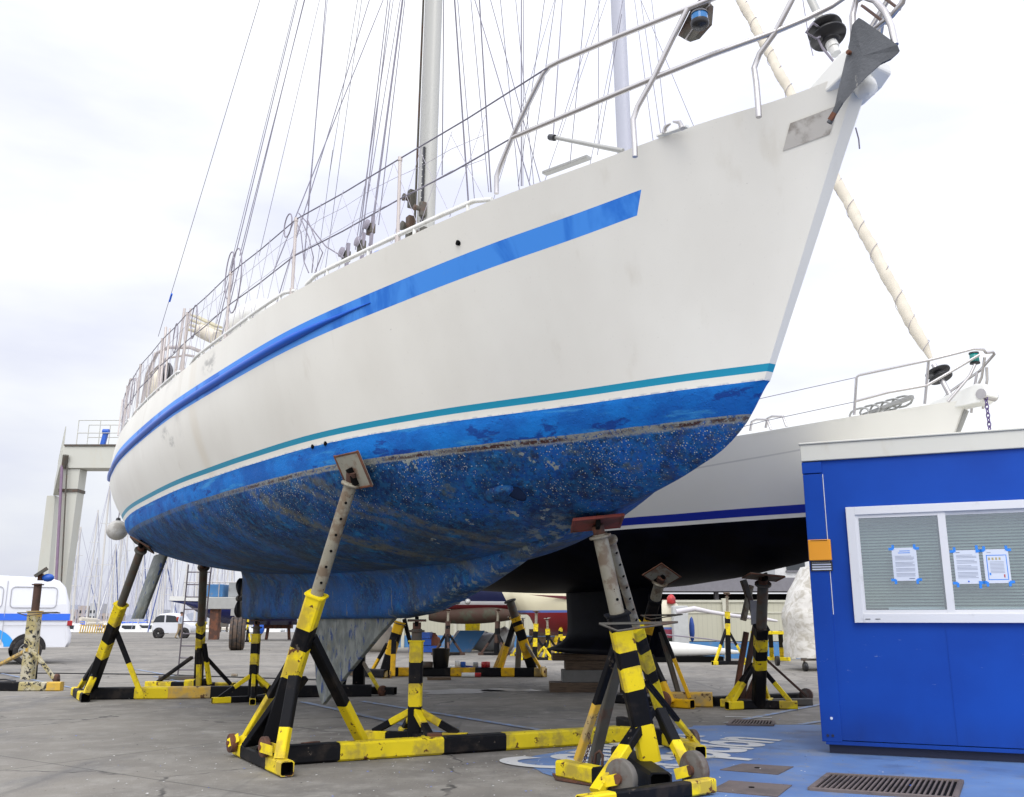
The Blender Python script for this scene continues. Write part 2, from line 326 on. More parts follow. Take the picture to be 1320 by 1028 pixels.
# worn blue paint round the office
t=NT('blue_floor_paint');n=t.noise(2.2,7,rough=.68);f=t.noise(12,6,rough=.7)
c=t.mix(t.step(t.noise(.9,4),.35,.65),(.085,.165,.36),(.13,.235,.46))
c=t.mix(t.math('MULTIPLY',t.step(n,.50,.64),.6),c,(.20,.22,.26));c=t.mix(t.math('MULTIPLY',t.step(f,.60,.68),.75),c,(.25,.25,.24))
c=t.mix(t.math('MULTIPLY',t.step(t.noise(1.4,5,t.map(loc=(4,1,0))),.56,.7),.5),c,(.055,.075,.14))
t.bump(t.noise(50,3),.25,.004);t.fin(c,.62,0,.4);M['bluefloor']=t.m
def rough_edge(pts,amp=.03,step=.12):
    o=[]
    for i,p in enumerate(pts):
        q=pts[(i+1)%len(pts)];L=math.hypot(q[0]-p[0],q[1]-p[1]);n=max(1,int(L/step))
        for k in range(n): u=k/n;o.append((p[0]+(q[0]-p[0])*u+random.uniform(-amp,amp),p[1]+(q[1]-p[1])*u+random.uniform(-amp,amp)))
    return o
b=B();sheet(b,rough_edge([(-.02,7.93),(.75,8.9),(1.95,10.5),(3.3,10.6),(6.5,10.0),(9,9),(9,2),(.9,2),(.85,6.0),(.75,6.5),(.33,7.1)]),.004,'bluefloor');struct(b,'painted_pavement',fix=False)
t=NT('worn_line_blue');c=t.mix(t.step(t.noise(9,6,rough=.7),.45,.55),(.20,.30,.50),(.24,.24,.235));t.fin(c,.7);M['lineblue']=t.m
t=NT('worn_marking_white');c=t.mix(t.step(t.noise(7,7,rough=.7),.58,.70),(.60,.61,.60),(.20,.26,.36));t.fin(c,.6);M['markwhite']=t.m
def strip(b,p,q,w,z,m):
    p=V((p[0],p[1],z));q=V((q[0],q[1],z));d=(q-p).normalized();n=V((-d.y,d.x,0))*w/2
    return b.add([p-n,q-n,q+n,p+n],[(0,1,2,3)],m)
b=B()
for p,q,w_ in [((2.35,10.75),(4.3,13.3),.09),((3.1,10.6),(6.2,13.6),.09),((-2.9,13.5),(-.2,9.0),.10),((-2.1,13.6),(.35,10.0),.10),((-12,22),(-6.5,15.2),.07),((-8.8,22.5),(-5.2,17.2),.07),((-7.2,19.5),(-3.7,14.2),.06)]: strip(b,p,q,w_,.0075,'lineblue')
struct(b,'painted_lines',fix=False)
# lettering on the floor, read from the far left side towards the office
X=V((.57,.82,0));Y=V((-.82,.57,0))
b=txt('Recepción',.98,'markwhite',None,(.90,6.95,.0085),X,Y,ext=0,sx=.69,bold=.034);b2=txt('Comisión',.98,'markwhite',None,(.36,7.42,.0085),X,Y,ext=0,sx=.69,bold=.034)
struct(b,'painted_lettering',fix=False);struct(b2,'painted_lettering',fix=False)
b=B()
for k in range(3):
    p=G(935+8*k,925+4*k);q=G(995-6*k,926+4*k);strip(b,(p.x,p.y),(q.x,q.y),.05,.0085,'markwhite')
p=G(590,892);q=G(545,897)
struct(b,'painted_hatching',fix=False)
# oil stains / puddles, flush patches
t=NT('oil_stain');c=t.mix(t.step(t.noise(5,6,rough=.7),.4,.6),(.035,.028,.026),(.10,.095,.09));t.fin(c,.35,0,.5);M['oil']=t.m
def blob(cx,cy,rx,ry,n=40,a=.25,ph=0):
    return [(cx+rx*(1+a*math.sin(3*u+ph)+a*.6*math.sin(7*u+ph*2))*math.cos(u),cy+ry*(1+a*math.sin(2*u+ph)+a*.5*math.sin(5*u))*math.sin(u)) for u in [2*PI*i/n for i in range(n)]]
for px,py,rx,ry,ph in [(588,892,.62,.55,0),(652,890,.45,.40,2),(575,838,.9,1.2,1)]:
    g=G(px,py);b=B();sheet(b,blob(g.x,g.y,rx,ry,ph=ph),.005,'oil');struct(b,'oil_stain',kind='stuff',fix=False)
# scattered paint flakes and grit (uncountable)
b=B()
for _ in range(1500):
    r=random.random()
    if r<.5: x=random.gauss(-.6,1.5);y=random.gauss(8.2,1.)
    else: x=random.uniform(-7,6);y=random.uniform(5.2,19)
    s=random.uniform(.004,.013);a=random.uniform(0,PI);z=.009
    b.add([V((x+s*math.cos(a+k*PI/2)*random.uniform(.4,1.2),y+s*math.sin(a+k*PI/2)*random.uniform(.4,1.2),z+random.uniform(0,.004))) for k in range(4)],[(0,1,2,3)],random.choice(['markwhite','white','black','bluestripe','wood','concreteblk','markwhite']))
struct(b,'grit','stuff',fix=False)
# steel covers and drain
M['cover']=mk('rusty_cover',(.155,.125,.115),.75,.2,.25,14,bump=.6,dirt=((.09,.075,.07),.55,3))
def quadbox(name,pts,th,m,label,cat,group=None,slats=0):
    b=B();P=[V((p[0],p[1],.004)) for p in pts];T=[p+V((0,0,th)) for p in P]
    b.add(P+T,[(3,2,1,0),(4,5,6,7)]+[(i,(i+1)%4,4+(i+1)%4,4+i) for i in range(4)],m)
    if slats:
        a0,a1,b1,b0=T
        for k in range(slats):
            u=(k+.5)/slats;p=a0.lerp(b0,u);q=a1.lerp(b1,u);b.bar(p.lerp(q,.04)+V((0,0,.004)),p.lerp(q,.96)+V((0,0,.004)),.012,.014,((0,'cover'),))
        b.bar(a0,b0,.03,.03,((0,'cover'),));b.bar(a1,b1,.03,.03,((0,'cover'),));b.bar(a0,a1,.03,.03,((0,'cover'),));b.bar(b0,b1,.03,.03,((0,'cover'),))
    else: b.tube(T[0].lerp(T[2],.5),T[0].lerp(T[2],.5)+V((0,0,.004)),.02,'hole')
    one(b,name,label,cat,group)
g=lambda *q:[(v.x,v.y) for v in (G(*k) for k in q)]
quadbox('manhole_cover',g((928,994),(957,986),(1023,990),(1003,1000)),.006,'cover','flat rusty steel cover in the blue pavement, the one beside the word painted there','cover')
quadbox('manhole_cover',g((915,1021),(940,1008),(1021,1014),(1002,1029)),.006,'cover','flat rusty steel cover in the blue pavement, nearest the front edge of the picture','cover')
quadbox('drain_grate',g((1044,1020),(1068,1001),(1240,1010),(1232,1033)),.006,'hole','slatted iron drain grate in the blue pavement in front of the blue office','drain grate',slats=26)
quadbox('drain_grate',g((938,936),(945,930),(998,932),(996,937)),.006,'hole','small far drain grate beside worn white marks behind the yellow stand feet','drain grate',slats=14)
# ================================================================ MAIN SAILBOAT
O1=V((-.91,9.14,0));HD=V((.525,-.851,0)).normalized();PPv=V((HD.y,-HD.x,0))
def interp(tab,x):
    if x<=tab[0][0]: return tab[0][1]
    for i in range(len(tab)-1):
        a,b_=tab[i],tab[i+1]
        if x<=b_[0]:
            p0=tab[i-1] if i>0 else (2*a[0]-b_[0],2*a[1]-b_[1]);p3=tab[i+2] if i+2<len(tab) else (2*b_[0]-a[0],2*b_[1]-a[1])
            m1=(b_[1]-p0[1])/(b_[0]-p0[0]);m2=(p3[1]-a[1])/(p3[0]-a[0]);hh=b_[0]-a[0];u=(x-a[0])/hh
            return (2*u**3-3*u*u+1)*a[1]+(u**3-2*u*u+u)*hh*m1+(-2*u**3+3*u*u)*b_[1]+(u**3-u*u)*hh*m2
    return tab[-1][1]
class Hull:
    def __init__(s,O,T0,te,tw,ZW,SWL,SSH,ZSH,ZC): s.O=O;s.T0=T0;s.te=te;s.tw=tw;s.ZW=ZW;s.SWL=SWL;s.SSH=SSH;s.ZSH=ZSH;s.ZC=ZC
    def p(s,g,w):
        ts=s.T0+(s.te-s.T0)*g;tw=s.T0+.25+(s.tw-s.T0-.25)*g
        if w>=0:
            t=tw+(ts-tw)*w;z=s.ZW+(interp(s.ZSH,ts)-s.ZW)*w;a=interp(s.SWL,tw)
            q=a+(interp(s.SSH,ts)-a)*w+.10*math.sin(PI*w)*max(0,min(1,(2.5-t)/4))+.02*math.sin(PI*w)*(1-g)
            return t-.18*math.sin(PI*w*.9)*max(0,1-g*12),q,z
        v=-w;tc_=s.T0+.6+(s.tw-s.T0-.6)*g;zc=interp(s.ZC,tc_);n=max(1.25,min(2.1,2.1-(tc_-1)*.28));th=v*PI/2
        return tw+(tc_-tw)*v,interp(s.SWL,tw)*max(0,math.cos(th))**(2/n),s.ZW-(s.ZW-zc)*math.sin(th)**(2/n)
    def L(s,g,w,side=1,off=0.):
        t,q,z=s.p(g,w);return V((t,-side*(q+off),z))
    def g_of(s,t): return (t-s.T0)/(s.te-s.T0)
    def sheer(s,t,side=1,ds=0.,dz=0.): return V((t,-side*(interp(s.SSH,t)+ds),interp(s.ZSH,t)+dz))
    def W(s,l): l=V(l);return s.O+HD*l.x-PPv*l.y+V((0,0,l.z))
    def mesh(s,top,bot,NG=110,NW=18,NB=22):
        me=bpy.data.meshes.new('hull');vs=[];fs=[];mi=[];uv=[]
        def grid(side):
            o=len(vs);ws=[1-i/NW for i in range(NW+1)]+[-(i+1)/NB for i in range(NB)]
            for i in range(NG+1):
                g=i/NG;g=g if g<.5 else .5+.5*(1-(1-(g-.5)*2)**1.25)
                for w in ws:
                    l=s.L(g,w,side);vs.append(tuple(l));ts=s.T0+(s.te-s.T0)*g;uv.append((l.x,interp(s.ZSH,ts)-l.z))
            R=len(ws)
            for i in range(NG):
                for j in range(R-1):
                    a=o+i*R+j;q=(a,a+1,a+R+1,a+R);fs.append(q if side<0 else q[::-1]);mi.append(0 if j<NW else 1)
            return o,R
        oS,R=grid(1);oP,_=grid(-1)
        def dupe(i): vs.append(vs[i]);uv.append(uv[i]);return len(vs)-1
        for i0 in (0,NG):   # transom and stem strips
            A=[dupe(oS+i0*R+j) for j in range(R)];Bp=[dupe(oP+i0*R+j) for j in range(R)]
            for j in range(R-1): fs.append((A[j],A[j+1],Bp[j+1],Bp[j]));mi.append(0 if j<NW else 1)
        me.from_pydata(vs,[],fs);me.materials.append(top);me.materials.append(bot)
        me.polygons.foreach_set('material_index',mi);me.polygons.foreach_set('use_smooth',[True]*len(fs))
        ul=me.uv_layers.new(name='UVMap')
        for lp in me.loops: ul.data[lp.index].uv=uv[lp.vertex_index]
        return me
H1=Hull(O1,-6.5,5.41,4.566,2.46,
 [(-6.5,1.62),(-5.8,1.76),(-4.6,1.87),(-3.2,1.885),(-2,1.86),(-1,1.78),(0,1.68),(1.32,1.475),(2.43,1.09),(3.41,.60),(4.12,.27),(4.566,.025)],
 [(-6.5,1.86),(-5.8,1.96),(-4.6,2.06),(-3.1,2.09),(-1.5,2.06),(-.26,2.0),(1.3,1.86),(2.6,1.53),(3.48,1.23),(4.1,.92),(4.7,.58),(5.1,.29),(5.41,.05)],
 [(-6.5,3.60),(-3.1,3.59),(-.26,3.6),(1.3,3.62),(2.65,3.68),(3.48,3.73),(4.1,3.79),(4.7,3.87),(5.1,3.93),(5.41,4.02)],
 [(-6.6,2.02),(-6,1.9),(-5,1.77),(-4,1.69),(-2,1.6),(0,1.56),(1,1.57),(2,1.66),(2.8,1.80),(3.166,1.874),(3.42,1.916),(3.73,1.976),(3.95,2.036),(4.17,2.108),(4.37,2.231),(4.47,2.343),(4.566,2.46)])
RZ=math.atan2(HD.y,HD.x)
def PS(x,y,s,hull=None):
    """point of the view ray lying in the boat's lengthwise plane s metres to starboard, in boat coordinates"""
    O=(hull or H1).O;r=ray(x,y);k=(s+O.dot(PPv))/(r.x*PPv.x+r.y*PPv.y);P=V((r.x*k,r.y*k,H+r.z*k));d=P-O
    return V((d.dot(HD),-d.dot(PPv),P.z))
def SURF(px,py,off=0.,hull=None):
    best=None
    h_=hull or H1
    for i in range(0,241):
        for j in range(-60,61):
            l=h_.L(i/240,j/60);d=(PS(px,py,-l.y,h_)-l).length
            if best is None or d<best[0]: best=(d,i/240,j/60)
    return h_.L(best[1],best[2],1,off)
# --- materials of the topsides
t=NT('topsides');u=t.sep(t.uv);o=t.sep();T_,DZ=u[0],u[1];Z=o[2]
n=t.noise(1.1,4,t.map((1,1,.5)));c=t.mix(t.step(n,.3,.7),(.735,.715,.645),(.80,.785,.715))
st=t.noise(5,5,t.map((1,1,.08)));c=t.mix(t.math('MULTIPLY',t.step(st,.60,.75),.22),c,(.50,.45,.35))
aft=t.step(T_,0.5,-3.);sm=t.step(t.noise(1.5,5,t.map(loc=(3,1,7)),.6),.60,.72);c=t.mix(t.math('MULTIPLY',t.math('MULTIPLY',sm,aft),.5),c,(.38,.38,.37))
sp=t.step(t.noise(13,4,t.map((1,1,2))),.74,.77);c=t.mix(t.math('MULTIPLY',sp,.45),c,(.40,.37,.32))
for tt,zz,rr,am in ((-.45,3.46,.28,.6),(-1.9,3.02,.22,.5),(-1.7,2.9,.16,.6),(-2.9,3.2,.3,.25)):
    dx=t.math('SUBTRACT',T_,tt);dz_=t.math('MULTIPLY',t.math('SUBTRACT',Z,zz),2.1);ds=t.math('SQRT',t.math('ADD',t.math('MULTIPLY',dx,dx),t.math('MULTIPLY',dz_,dz_)))
    c=t.mix(t.math('MULTIPLY',t.math('MULTIPLY',t.step(ds,rr,rr*.2),t.step(t.noise(7,6,t.map((1,1,2)),.65),.42,.62)),am),c,(.20,.20,.19))
ys=t.math('MULTIPLY',t.step(t.math('ABSOLUTE',t.math('SUBTRACT',T_,-.95)),.16,.03),t.noise(3,4,t.map((2,1,.3))));c=t.mix(t.math('MULTIPLY',ys,.5),c,(.62,.52,.36))
fs=t.step(t.noise(70,3,t.map((1,1,.5))),.66,.72);c=t.mix(t.math('MULTIPLY',fs,.12),c,(.4,.38,.33))
dd=t.math('MULTIPLY',t.math('SUBTRACT',4.3,T_),.009);top=t.math('ADD',dd,.237);bot=t.math('ADD',t.math('MULTIPLY',t.math('SUBTRACT',4.3,T_),.014),.368)
mk_=t.math('MULTIPLY',t.math('GREATER_THAN',DZ,top),t.math('LESS_THAN',DZ,bot))
mk_=t.math('MULTIPLY',mk_,t.math('LESS_THAN',T_,t.math('SUBTRACT',4.45,t.math('MULTIPLY',DZ,.57))))
sb=t.mix(t.step(t.noise(2.0,5,t.map((1,1,.25),loc=(0,2,0)),.6,.6),.50,.62),(.06,.28,.80),(.020,.17,.64))  # darker blue patches paint the reflections seen in the stripe
sb=t.mix(t.math('MULTIPLY',t.step(t.noise(9,6,rough=.7),.66,.72),.5),sb,(.14,.30,.66))
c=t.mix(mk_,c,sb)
teal=t.math('MULTIPLY',t.math('GREATER_THAN',Z,2.507),t.math('LESS_THAN',Z,2.55));c=t.mix(teal,c,(.012,.27,.42))
edge=t.math('MULTIPLY',t.step(Z,2.475,2.462),t.step(t.noise(20,4),.45,.6));c=t.mix(t.math('MULTIPLY',edge,.5),c,(.15,.25,.38))
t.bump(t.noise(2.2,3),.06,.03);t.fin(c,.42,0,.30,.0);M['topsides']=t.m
# --- antifouling
t=NT('antifouling');o=t.sep();Z=o[2];T_=o[0]
n1=t.noise(1.6,7,rough=.62,dist=0.);n2=t.noise(5.5,7,rough=.68);n3=t.noise(22,5,rough=.65)
c=t.mix(t.step(n1,.40,.66),(.002,.020,.095),(.004,.090,.38))
c=t.mix(t.math('MULTIPLY',t.step(n2,.54,.66),.8),c,(.010,.17,.43))
c=t.mix(t.math('MULTIPLY',t.step(t.noise(7,7,t.map(loc=(4,4,1)),.7),.52,.63),.75),c,(.006,.016,.050))
c=t.mix(t.math('MULTIPLY',t.step(t.noise(3.2,6,t.map((1,1,1.5),loc=(9,2,5)),.6),.56,.68),.32),c,(.035,.19,.36));fm=t.step(t.noise(17,8,t.map((1,1,.8),rot=(0,.5,0)),.78),.42,.58);c=t.mix(t.math('MULTIPLY',fm,.45),c,(.012,.13,.30));fn=t.step(t.noise(26,8,t.map(loc=(5,5,5)),.8),.50,.62);c=t.mix(t.math('MULTIPLY',fn,.75),c,(.004,.010,.028));fo=t.step(t.noise(30,8,t.map(loc=(1,7,2)),.8),.57,.66);c=t.mix(t.math('MULTIPLY',fo,.5),c,(.13,.22,.25))
c=t.mix(t.math('MULTIPLY',t.step(n3,.60,.68),.5),c,(.05,.13,.22))
# olive/tan bands where growth was wiped, running diagonally down and forward
q=t.math('ADD',T_,t.math('MULTIPLY',t.math('SUBTRACT',Z,2.2),1.9));q=t.math('ADD',q,t.math('MULTIPLY',t.math('SUBTRACT',t.noise(2.5,4),.5),.35))
low=t.step(Z,2.26,2.2)
for q0,wd,am in ((.02,.17,.62),(.80,.10,.4),(1.05,.13,.45),(-1.4,.2,.15)):
    d=t.math('ABSOLUTE',t.math('SUBTRACT',q,q0));m_=t.math('MULTIPLY',t.step(d,wd,wd*.4),t.step(t.noise(14,6,rough=.7),.36,.55))
    c=t.mix(t.math('MULTIPLY',t.math('MULTIPLY',m_,low),am),c,(.165,.155,.085))
c=t.mix(t.math('MULTIPLY',t.step(Z,1.90,1.62),t.math('MULTIPLY',t.step(t.noise(2.2,6,t.map((.6,1,1),loc=(1,1,1)),.65),.40,.6),.55)),c,(.05,.062,.058))  # low hull greyed and darkened: growth tone plus shading put into the colour
c=t.mix(t.math('MULTIPLY',t.step(t.noise(4.,7,t.map((1,1,1.3),loc=(2,8,3)),.66),.585,.66),.55),c,(.10,.125,.105))
# brighter vertical washes and bare grey patches on the keel
kz=t.step(Z,1.62,1.5)
c=t.mix(t.math('MULTIPLY',kz,t.math('MULTIPLY',t.step(t.noise(2.2,6,t.map((1,1,.6),loc=(6,0,0))),.42,.62),.55)),c,(.006,.10,.36))
c=t.mix(t.math('MULTIPLY',kz,t.step(t.noise(4.2,6,t.map((1.6,1,.35),loc=(2,5,0)),.65),.64,.67)),c,(.12,.15,.17))
c=t.mix(t.math('MULTIPLY',t.step(T_,-.6,.2),t.math('MULTIPLY',kz,t.math('MULTIPLY',t.step(t.noise(9,7,t.map(loc=(2,5,6)),.72),.57,.63),.6))),c,(.14,.22,.22))
# pale bare patches, forward low
c=t.mix(t.math('MULTIPLY',t.step(T_,.2,1.5),t.step(t.noise(4.5,6,t.map(loc=(5.3,1.7,2)),.62),.66,.675)),c,(.26,.29,.28))
le=t.math('SUBTRACT',Z,t.math('ADD',1.09,t.math('MULTIPLY',T_,.2556)))
lm=t.math('MULTIPLY',t.step(le,.09,.03),t.math('MULTIPLY',t.math('MULTIPLY',t.step(T_,.0,.5),t.step(T_,2.9,2.6)),t.step(t.noise(9,7,t.map(loc=(1,1,9)),.72),.52,.60)));c=t.mix(t.math('MULTIPLY',lm,.8),c,(.22,.25,.23))
# barnacle specks
vo=t.n.new('ShaderNodeTexVoronoi');vo.inputs['Scale'].default_value=58;t.l.new(t.obj,vo.inputs['Vector'])
den=t.math('MULTIPLY',t.step(Z,1.78,2.12),t.step(T_,-2.5,1.2));cs=t.sep(vo.outputs['Color'])
dn=t.math('MULTIPLY',den,t.step(t.noise(2.3,4,t.map(loc=(0,3,2))),.35,.6));sel=t.math('GREATER_THAN',cs[0],t.math('SUBTRACT',1.02,t.math('MULTIPLY',dn,.62)))
spk=t.math('MULTIPLY',sel,t.step(vo.outputs['Distance'],.30,.20));c=t.mix(spk,c,(.50,.50,.44))
vo2=t.n.new('ShaderNodeTexVoronoi');vo2.inputs['Scale'].default_value=85;t.l.new(t.obj,vo2.inputs['Vector']);c2=t.sep(vo2.outputs['Color'])
sel2=t.math('GREATER_THAN',c2[1],t.math('SUBTRACT',1.0,t.math('MULTIPLY',t.math('ADD',dn,.10),.42)));spk2=t.math('MULTIPLY',sel2,t.step(vo2.outputs['Distance'],.34,.22));c=t.mix(t.math('MULTIPLY',spk2,.8),c,(.26,.29,.24));bw=t.math('MULTIPLY',t.step(T_,1.5,4.2),t.step(t.noise(8,7,t.map(loc=(8,2,4)),.72),.50,.60));c=t.mix(t.math('MULTIPLY',bw,.4),c,(.045,.035,.035))
# rust seam, pale edge, bright boot-top above
wz=t.math('ADD',Z,t.math('MULTIPLY',t.math('SUBTRACT',t.noise(6,5),.5),.012))
fw=t.step(T_,-1.8,.6)
pale=t.math('MULTIPLY',t.math('MULTIPLY',t.step(t.math('ADD',wz,t.math('MULTIPLY',t.noise(28,4),.02)),2.245,2.262),t.step(t.noise(40,5,rough=.75),.36,.52)),.9)
c=t.mix(t.math('MULTIPLY',pale,t.math('ADD',t.math('MULTIPLY',fw,.7),.3)),c,(.25,.25,.215))
bt=t.mix(t.step(t.noise(2.6,6,t.map((1,1,1.5)),.6),.40,.62),(.003,.095,.38),(.004,.155,.52))
bt=t.mix(t.math('MULTIPLY',t.step(t.noise(4,7,t.map((.7,1,2),loc=(1,4,4)),.7),.57,.63),.8),bt,(.004,.03,.20))
bt=t.mix(t.math('MULTIPLY',t.step(t.noise(3,6,t.map((.5,1,5),loc=(7,4,4)),.6),.56,.68),.45),bt,(.06,.32,.60))
c=t.mix(t.step(wz,2.285,2.288),c,bt)
rs=t.math('MULTIPLY',t.step(t.math('ABSOLUTE',t.math('SUBTRACT',wz,2.264)),.016,.006),t.math('MULTIPLY',t.math('MULTIPLY',fw,t.step(t.noise(1.7,5,t.map((1,1,3),loc=(4,0,0)),.6),.38,.56)),t.math('MULTIPLY',t.step(t.noise(6,5,rough=.65),.36,.46),t.step(t.noise(50,4,rough=.7),.38,.5))))
c=t.mix(rs,c,(.045,.016,.014))
h=t.math('ADD',t.math('MULTIPLY',spk,.7),t.math('ADD',t.noise(30,5,rough=.7),t.math('MULTIPLY',n2,.8)));t.bump(h,.55,.012)
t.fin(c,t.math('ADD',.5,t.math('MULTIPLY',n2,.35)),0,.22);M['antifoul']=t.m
t=NT('bare_plate');n1=t.noise(5,6,rough=.6)
c=t.mix(t.step(n1,.4,.6),(.115,.13,.12),(.20,.215,.195));c=t.mix(t.step(t.noise(5,7,t.map((1.6,1,.8),loc=(3,2,0)),.68),.56,.59),c,(.015,.045,.16));c=t.mix(t.math('MULTIPLY',t.step(t.noise(18,5,t.map((1,1,.3))),.55,.65),.5),c,(.28,.29,.26))
c=t.mix(t.math('MULTIPLY',t.step(t.noise(8,5,t.map(loc=(7,2,1))),.6,.68),.5),c,(.16,.13,.05));t.bump(t.noise(25,6,rough=.7),.5,.008);t.fin(c,.7);M['bareplate']=t.m
boat=thing('sailboat','large white sailboat with blue stripe and weathered blue antifouling propped on striped stands','sailboat',O1,RZ)
def bp(b,name,parent=boat,**k): return b.build(name,parent,local=True,**k)
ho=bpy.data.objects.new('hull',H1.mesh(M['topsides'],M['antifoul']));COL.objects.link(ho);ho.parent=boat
# deck
b=B();rg=[]
N=50
for i in range(N+1):
    t_=-6.45+(5.36+6.45)*i/N;a=H1.sheer(t_,1,-.05,-.03);rg.append([a,V((t_,a.y*.5,a.z+.04)),V((t_,0,a.z+.05)),V((t_,-a.y*.5,a.z+.04)),V((t_,-a.y,a.z))])
b.loft(rg,'white',closed=False,caps=False);bp(b,'deck')
b=B();rg=[]
for u in [i/14 for i in range(15)]:
    t_=-2.9+4.2*u;hh=.30*math.sin(PI*min(1,max(0,(u*1.02))))**.4 if 0<u<1 else .01;wd=1.15-.35*u
    rg.append([V((t_,-wd,3.60)),V((t_,-wd*.88,3.60+hh*.85)),V((t_,-wd*.4,3.60+hh)),V((t_,wd*.4,3.60+hh)),V((t_,wd*.88,3.60+hh*.85)),V((t_,wd,3.60))])
b.loft(rg,'white',closed=False);bp(b,'coachroof')
# keel: fin with a long raked leading edge
ZB=[(-5.72,1.12),(-.35,1.12),(-.12,1.136),(.37,1.184),(.82,1.287),(1.23,1.377),(1.73,1.51),(2.19,1.649),(2.4,1.70),(2.8,1.805)]
b=B();rg=[]
for i in range(61):
    t_=-5.72+(2.8+5.72)*i/60;zb=interp(ZB,t_);zt=interp(H1.ZC,t_)+.10;k=min(1,max(.12,(2.8-t_)/2.0))*min(1,.35+(t_+5.72)/1.2)
    zt=max(zt,zb+.03);ws=[.42,.22,.17,.16,.15,.07]
    zs=[zt,zt-(zt-zb)*.28,zt-(zt-zb)*.5,zt-(zt-zb)*.8,zb+.03,zb]
    s_=[V((t_,-w_*k,z_)) for w_,z_ in zip(ws,zs)];rg.append(s_+[V((q.x,-q.y,q.z)) for q in s_[::-1]])
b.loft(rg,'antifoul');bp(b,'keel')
b=B();b.prism([(-.40,1.16),(-.9,.92),(-1.55,.585),(-2.30,.19),(-2.345,.165),(-2.42,.21),(-2.56,.36),(-2.66,.60),(-2.72,.95),(-2.74,1.16)],(0,0,0),(1,0,0),(0,0,1),(0,1,0),.05,'bareplate');bp(b,'centreplate',bevel=.008)
for s_ in (1,-1):
    b=B();rg=[]
    for u in (0,.25,.5,.75,1.):
        z_=2.02-.90*u;sd=1.20+.24*u;ch=.44-.10*u;c0=-6.0-.03*u
        rg.append([V((c0+ch*math.cos(a),-s_*(sd+.06*math.sin(a)*(1+.3*math.cos(a))),z_)) for a in [2*PI*i/16 for i in range(16)]])
    b.loft(rg,'bareplate');bp(b,'rudder')
M['rail']=mk('rail_blue',(.012,.10,.52),.3,0,.1,3,dirt=((.16,.14,.09),.72,4),bump=0,spec=.2)
b=B();pts=[];rs_=[]
for i in range(60):
    t_=2.40-8.85*i/59;g=H1.g_of(t_);z0=interp(H1.ZSH,t_)-(.320+(2.4-t_)*.017);lo,hi=0.,1.
    for _ in range(24):
        md=(lo+hi)/2
        if H1.p(g,md)[2]<z0: lo=md
        else: hi=md
    pts.append(H1.L(g,lo,1,.004));rs_.append(.034*min(1,.1+i/7))
b.path(pts,.03,'rail',10,rs=rs_);bp(b,'rubbing_strake')
# bow plate, skin fittings, through-hull dent
M['bowplate']=mk('stainless_bow_plate',(.50,.48,.44),.5,.25,.15,5,dirt=((.20,.17,.14),.52,6))
b=B();rg=[[H1.L(.979+.0175*i/4,.81+.09*j/4,1,.005) for j in range(5)] for i in range(5)];b.loft(rg,'bowplate',closed=False,caps=False);bp(b,'bow_plate')
b=B();b.sphere(SURF(628,632,-.10),.17,'antifoul',24,(1.25,.62,.42));bp(b,'skin_fitting')
b=B();ROTS=len(b.v);b.sphere((0,0,0),.12,'intake',18,(1.2,.16,.36));ca,sa=.82,-.57;c0=SURF(661,630,.012);b.v=[V((c0.x+q.x*ca-q.z*sa+q.y*.35,c0.y+q.y+(q.x*ca-q.z*sa)*.42,c0.z+q.x*sa+q.z*ca)) for q in b.v];bp(b,'intake_opening')
for px,py in ((403,578),(421,572),(594,310)):
    q=SURF(px,py)
    b=B();b.tube(q+V((0,.03,0)),q-V((0,.012,0)),.018,'hole',n=8);bp(b,'drain_outlet')
# propeller
b=B();b.tube((-5.6,0,1.50),(-6.12,0,1.42),.022,'darkpipe');b.lathe((-6.0,0,1.43),(-1,0,-.1),[(.045,0),(.055,.04),(.045,.12),(.015,.19),(.0,.2)],'darkpipe');bp(b,'propeller_shaft')
for k in (0,1):
    b=B();sg=1-2*k;rg=[]
    for u in [i/10 for i in range(11)]:
        wd=.105*math.sin(PI*min(1,.12+u*.86))**.6+.01;z_=1.43+sg*(.04+.25*u);tw_=.9-.5*u;rg.append([V((-6.05+wd*math.sin(tw_)*a_+.006*b_,-wd*math.cos(tw_)*a_+.006*b_,z_)) for a_,b_ in ((-1,0),(0,1),(1,0),(0,-1))])
    b.loft(rg,'plasticblack');bp(b,'propeller_blade')
# grab rail along the sheer, stanchions, lifelines, netting
for s_ in (1,-1):
    for t0,t1 in ((3.45,1.55),(1.4,-1.2),(-1.5,-4.2),(-4.4,-6.2)):
        n_=14;b=B();b.path([H1.sheer(t0+(t1-t0)*i/n_,s_,-.03,.065-.04*(i in(0,n_))) for i in range(n_+1)],.017,'white',8)
        for k in range(4): a=H1.sheer(t0+(t1-t0)*(k+.4)/4,s_,-.03,-.02);b.tube(a,a+V((0,0,.08)),.013,'white',n=6)
        bp(b,'toe_rail')
ST=[2.62,1.34,-.1,-1.5,-2.6,-3.9,-5.2]
for s_ in (1,-1):
    for t_ in ST:
        b=B();a=H1.sheer(t_,s_,-.03,-.02);b.tube(a,a+V((0,s_*-.0,.08)),.022,'stanchion',n=8);b.tube(a,a+V((0,0,.68)),.014,'stanchion',n=8);b.tube(a+V((0,0,.66)),a+V((0,0,.69)),.018,'stanchion',n=8);bp(b,'stanchion')
pa=PS(705,88,1.14);pm=PS(660,178,1.17)
def mir(p): return V((p.x,-p.y,p.z))
for s_,nm in ((1,0),(-1,0)):
    f=(lambda p:p) if s_==1 else mir
    for top_,zz in ((pa,.66),(pm,.34)):
        b=B();pts=[f(top_)]
        for i,t_ in enumerate(ST+[-6.2]):
            q=H1.sheer(t_,s_,-.03,zz);pts.append((pts[-1]+q)/2-V((0,0,.012)));pts.append(q)
        b.path(pts,.0055,'wire',6);bp(b,'lifeline')
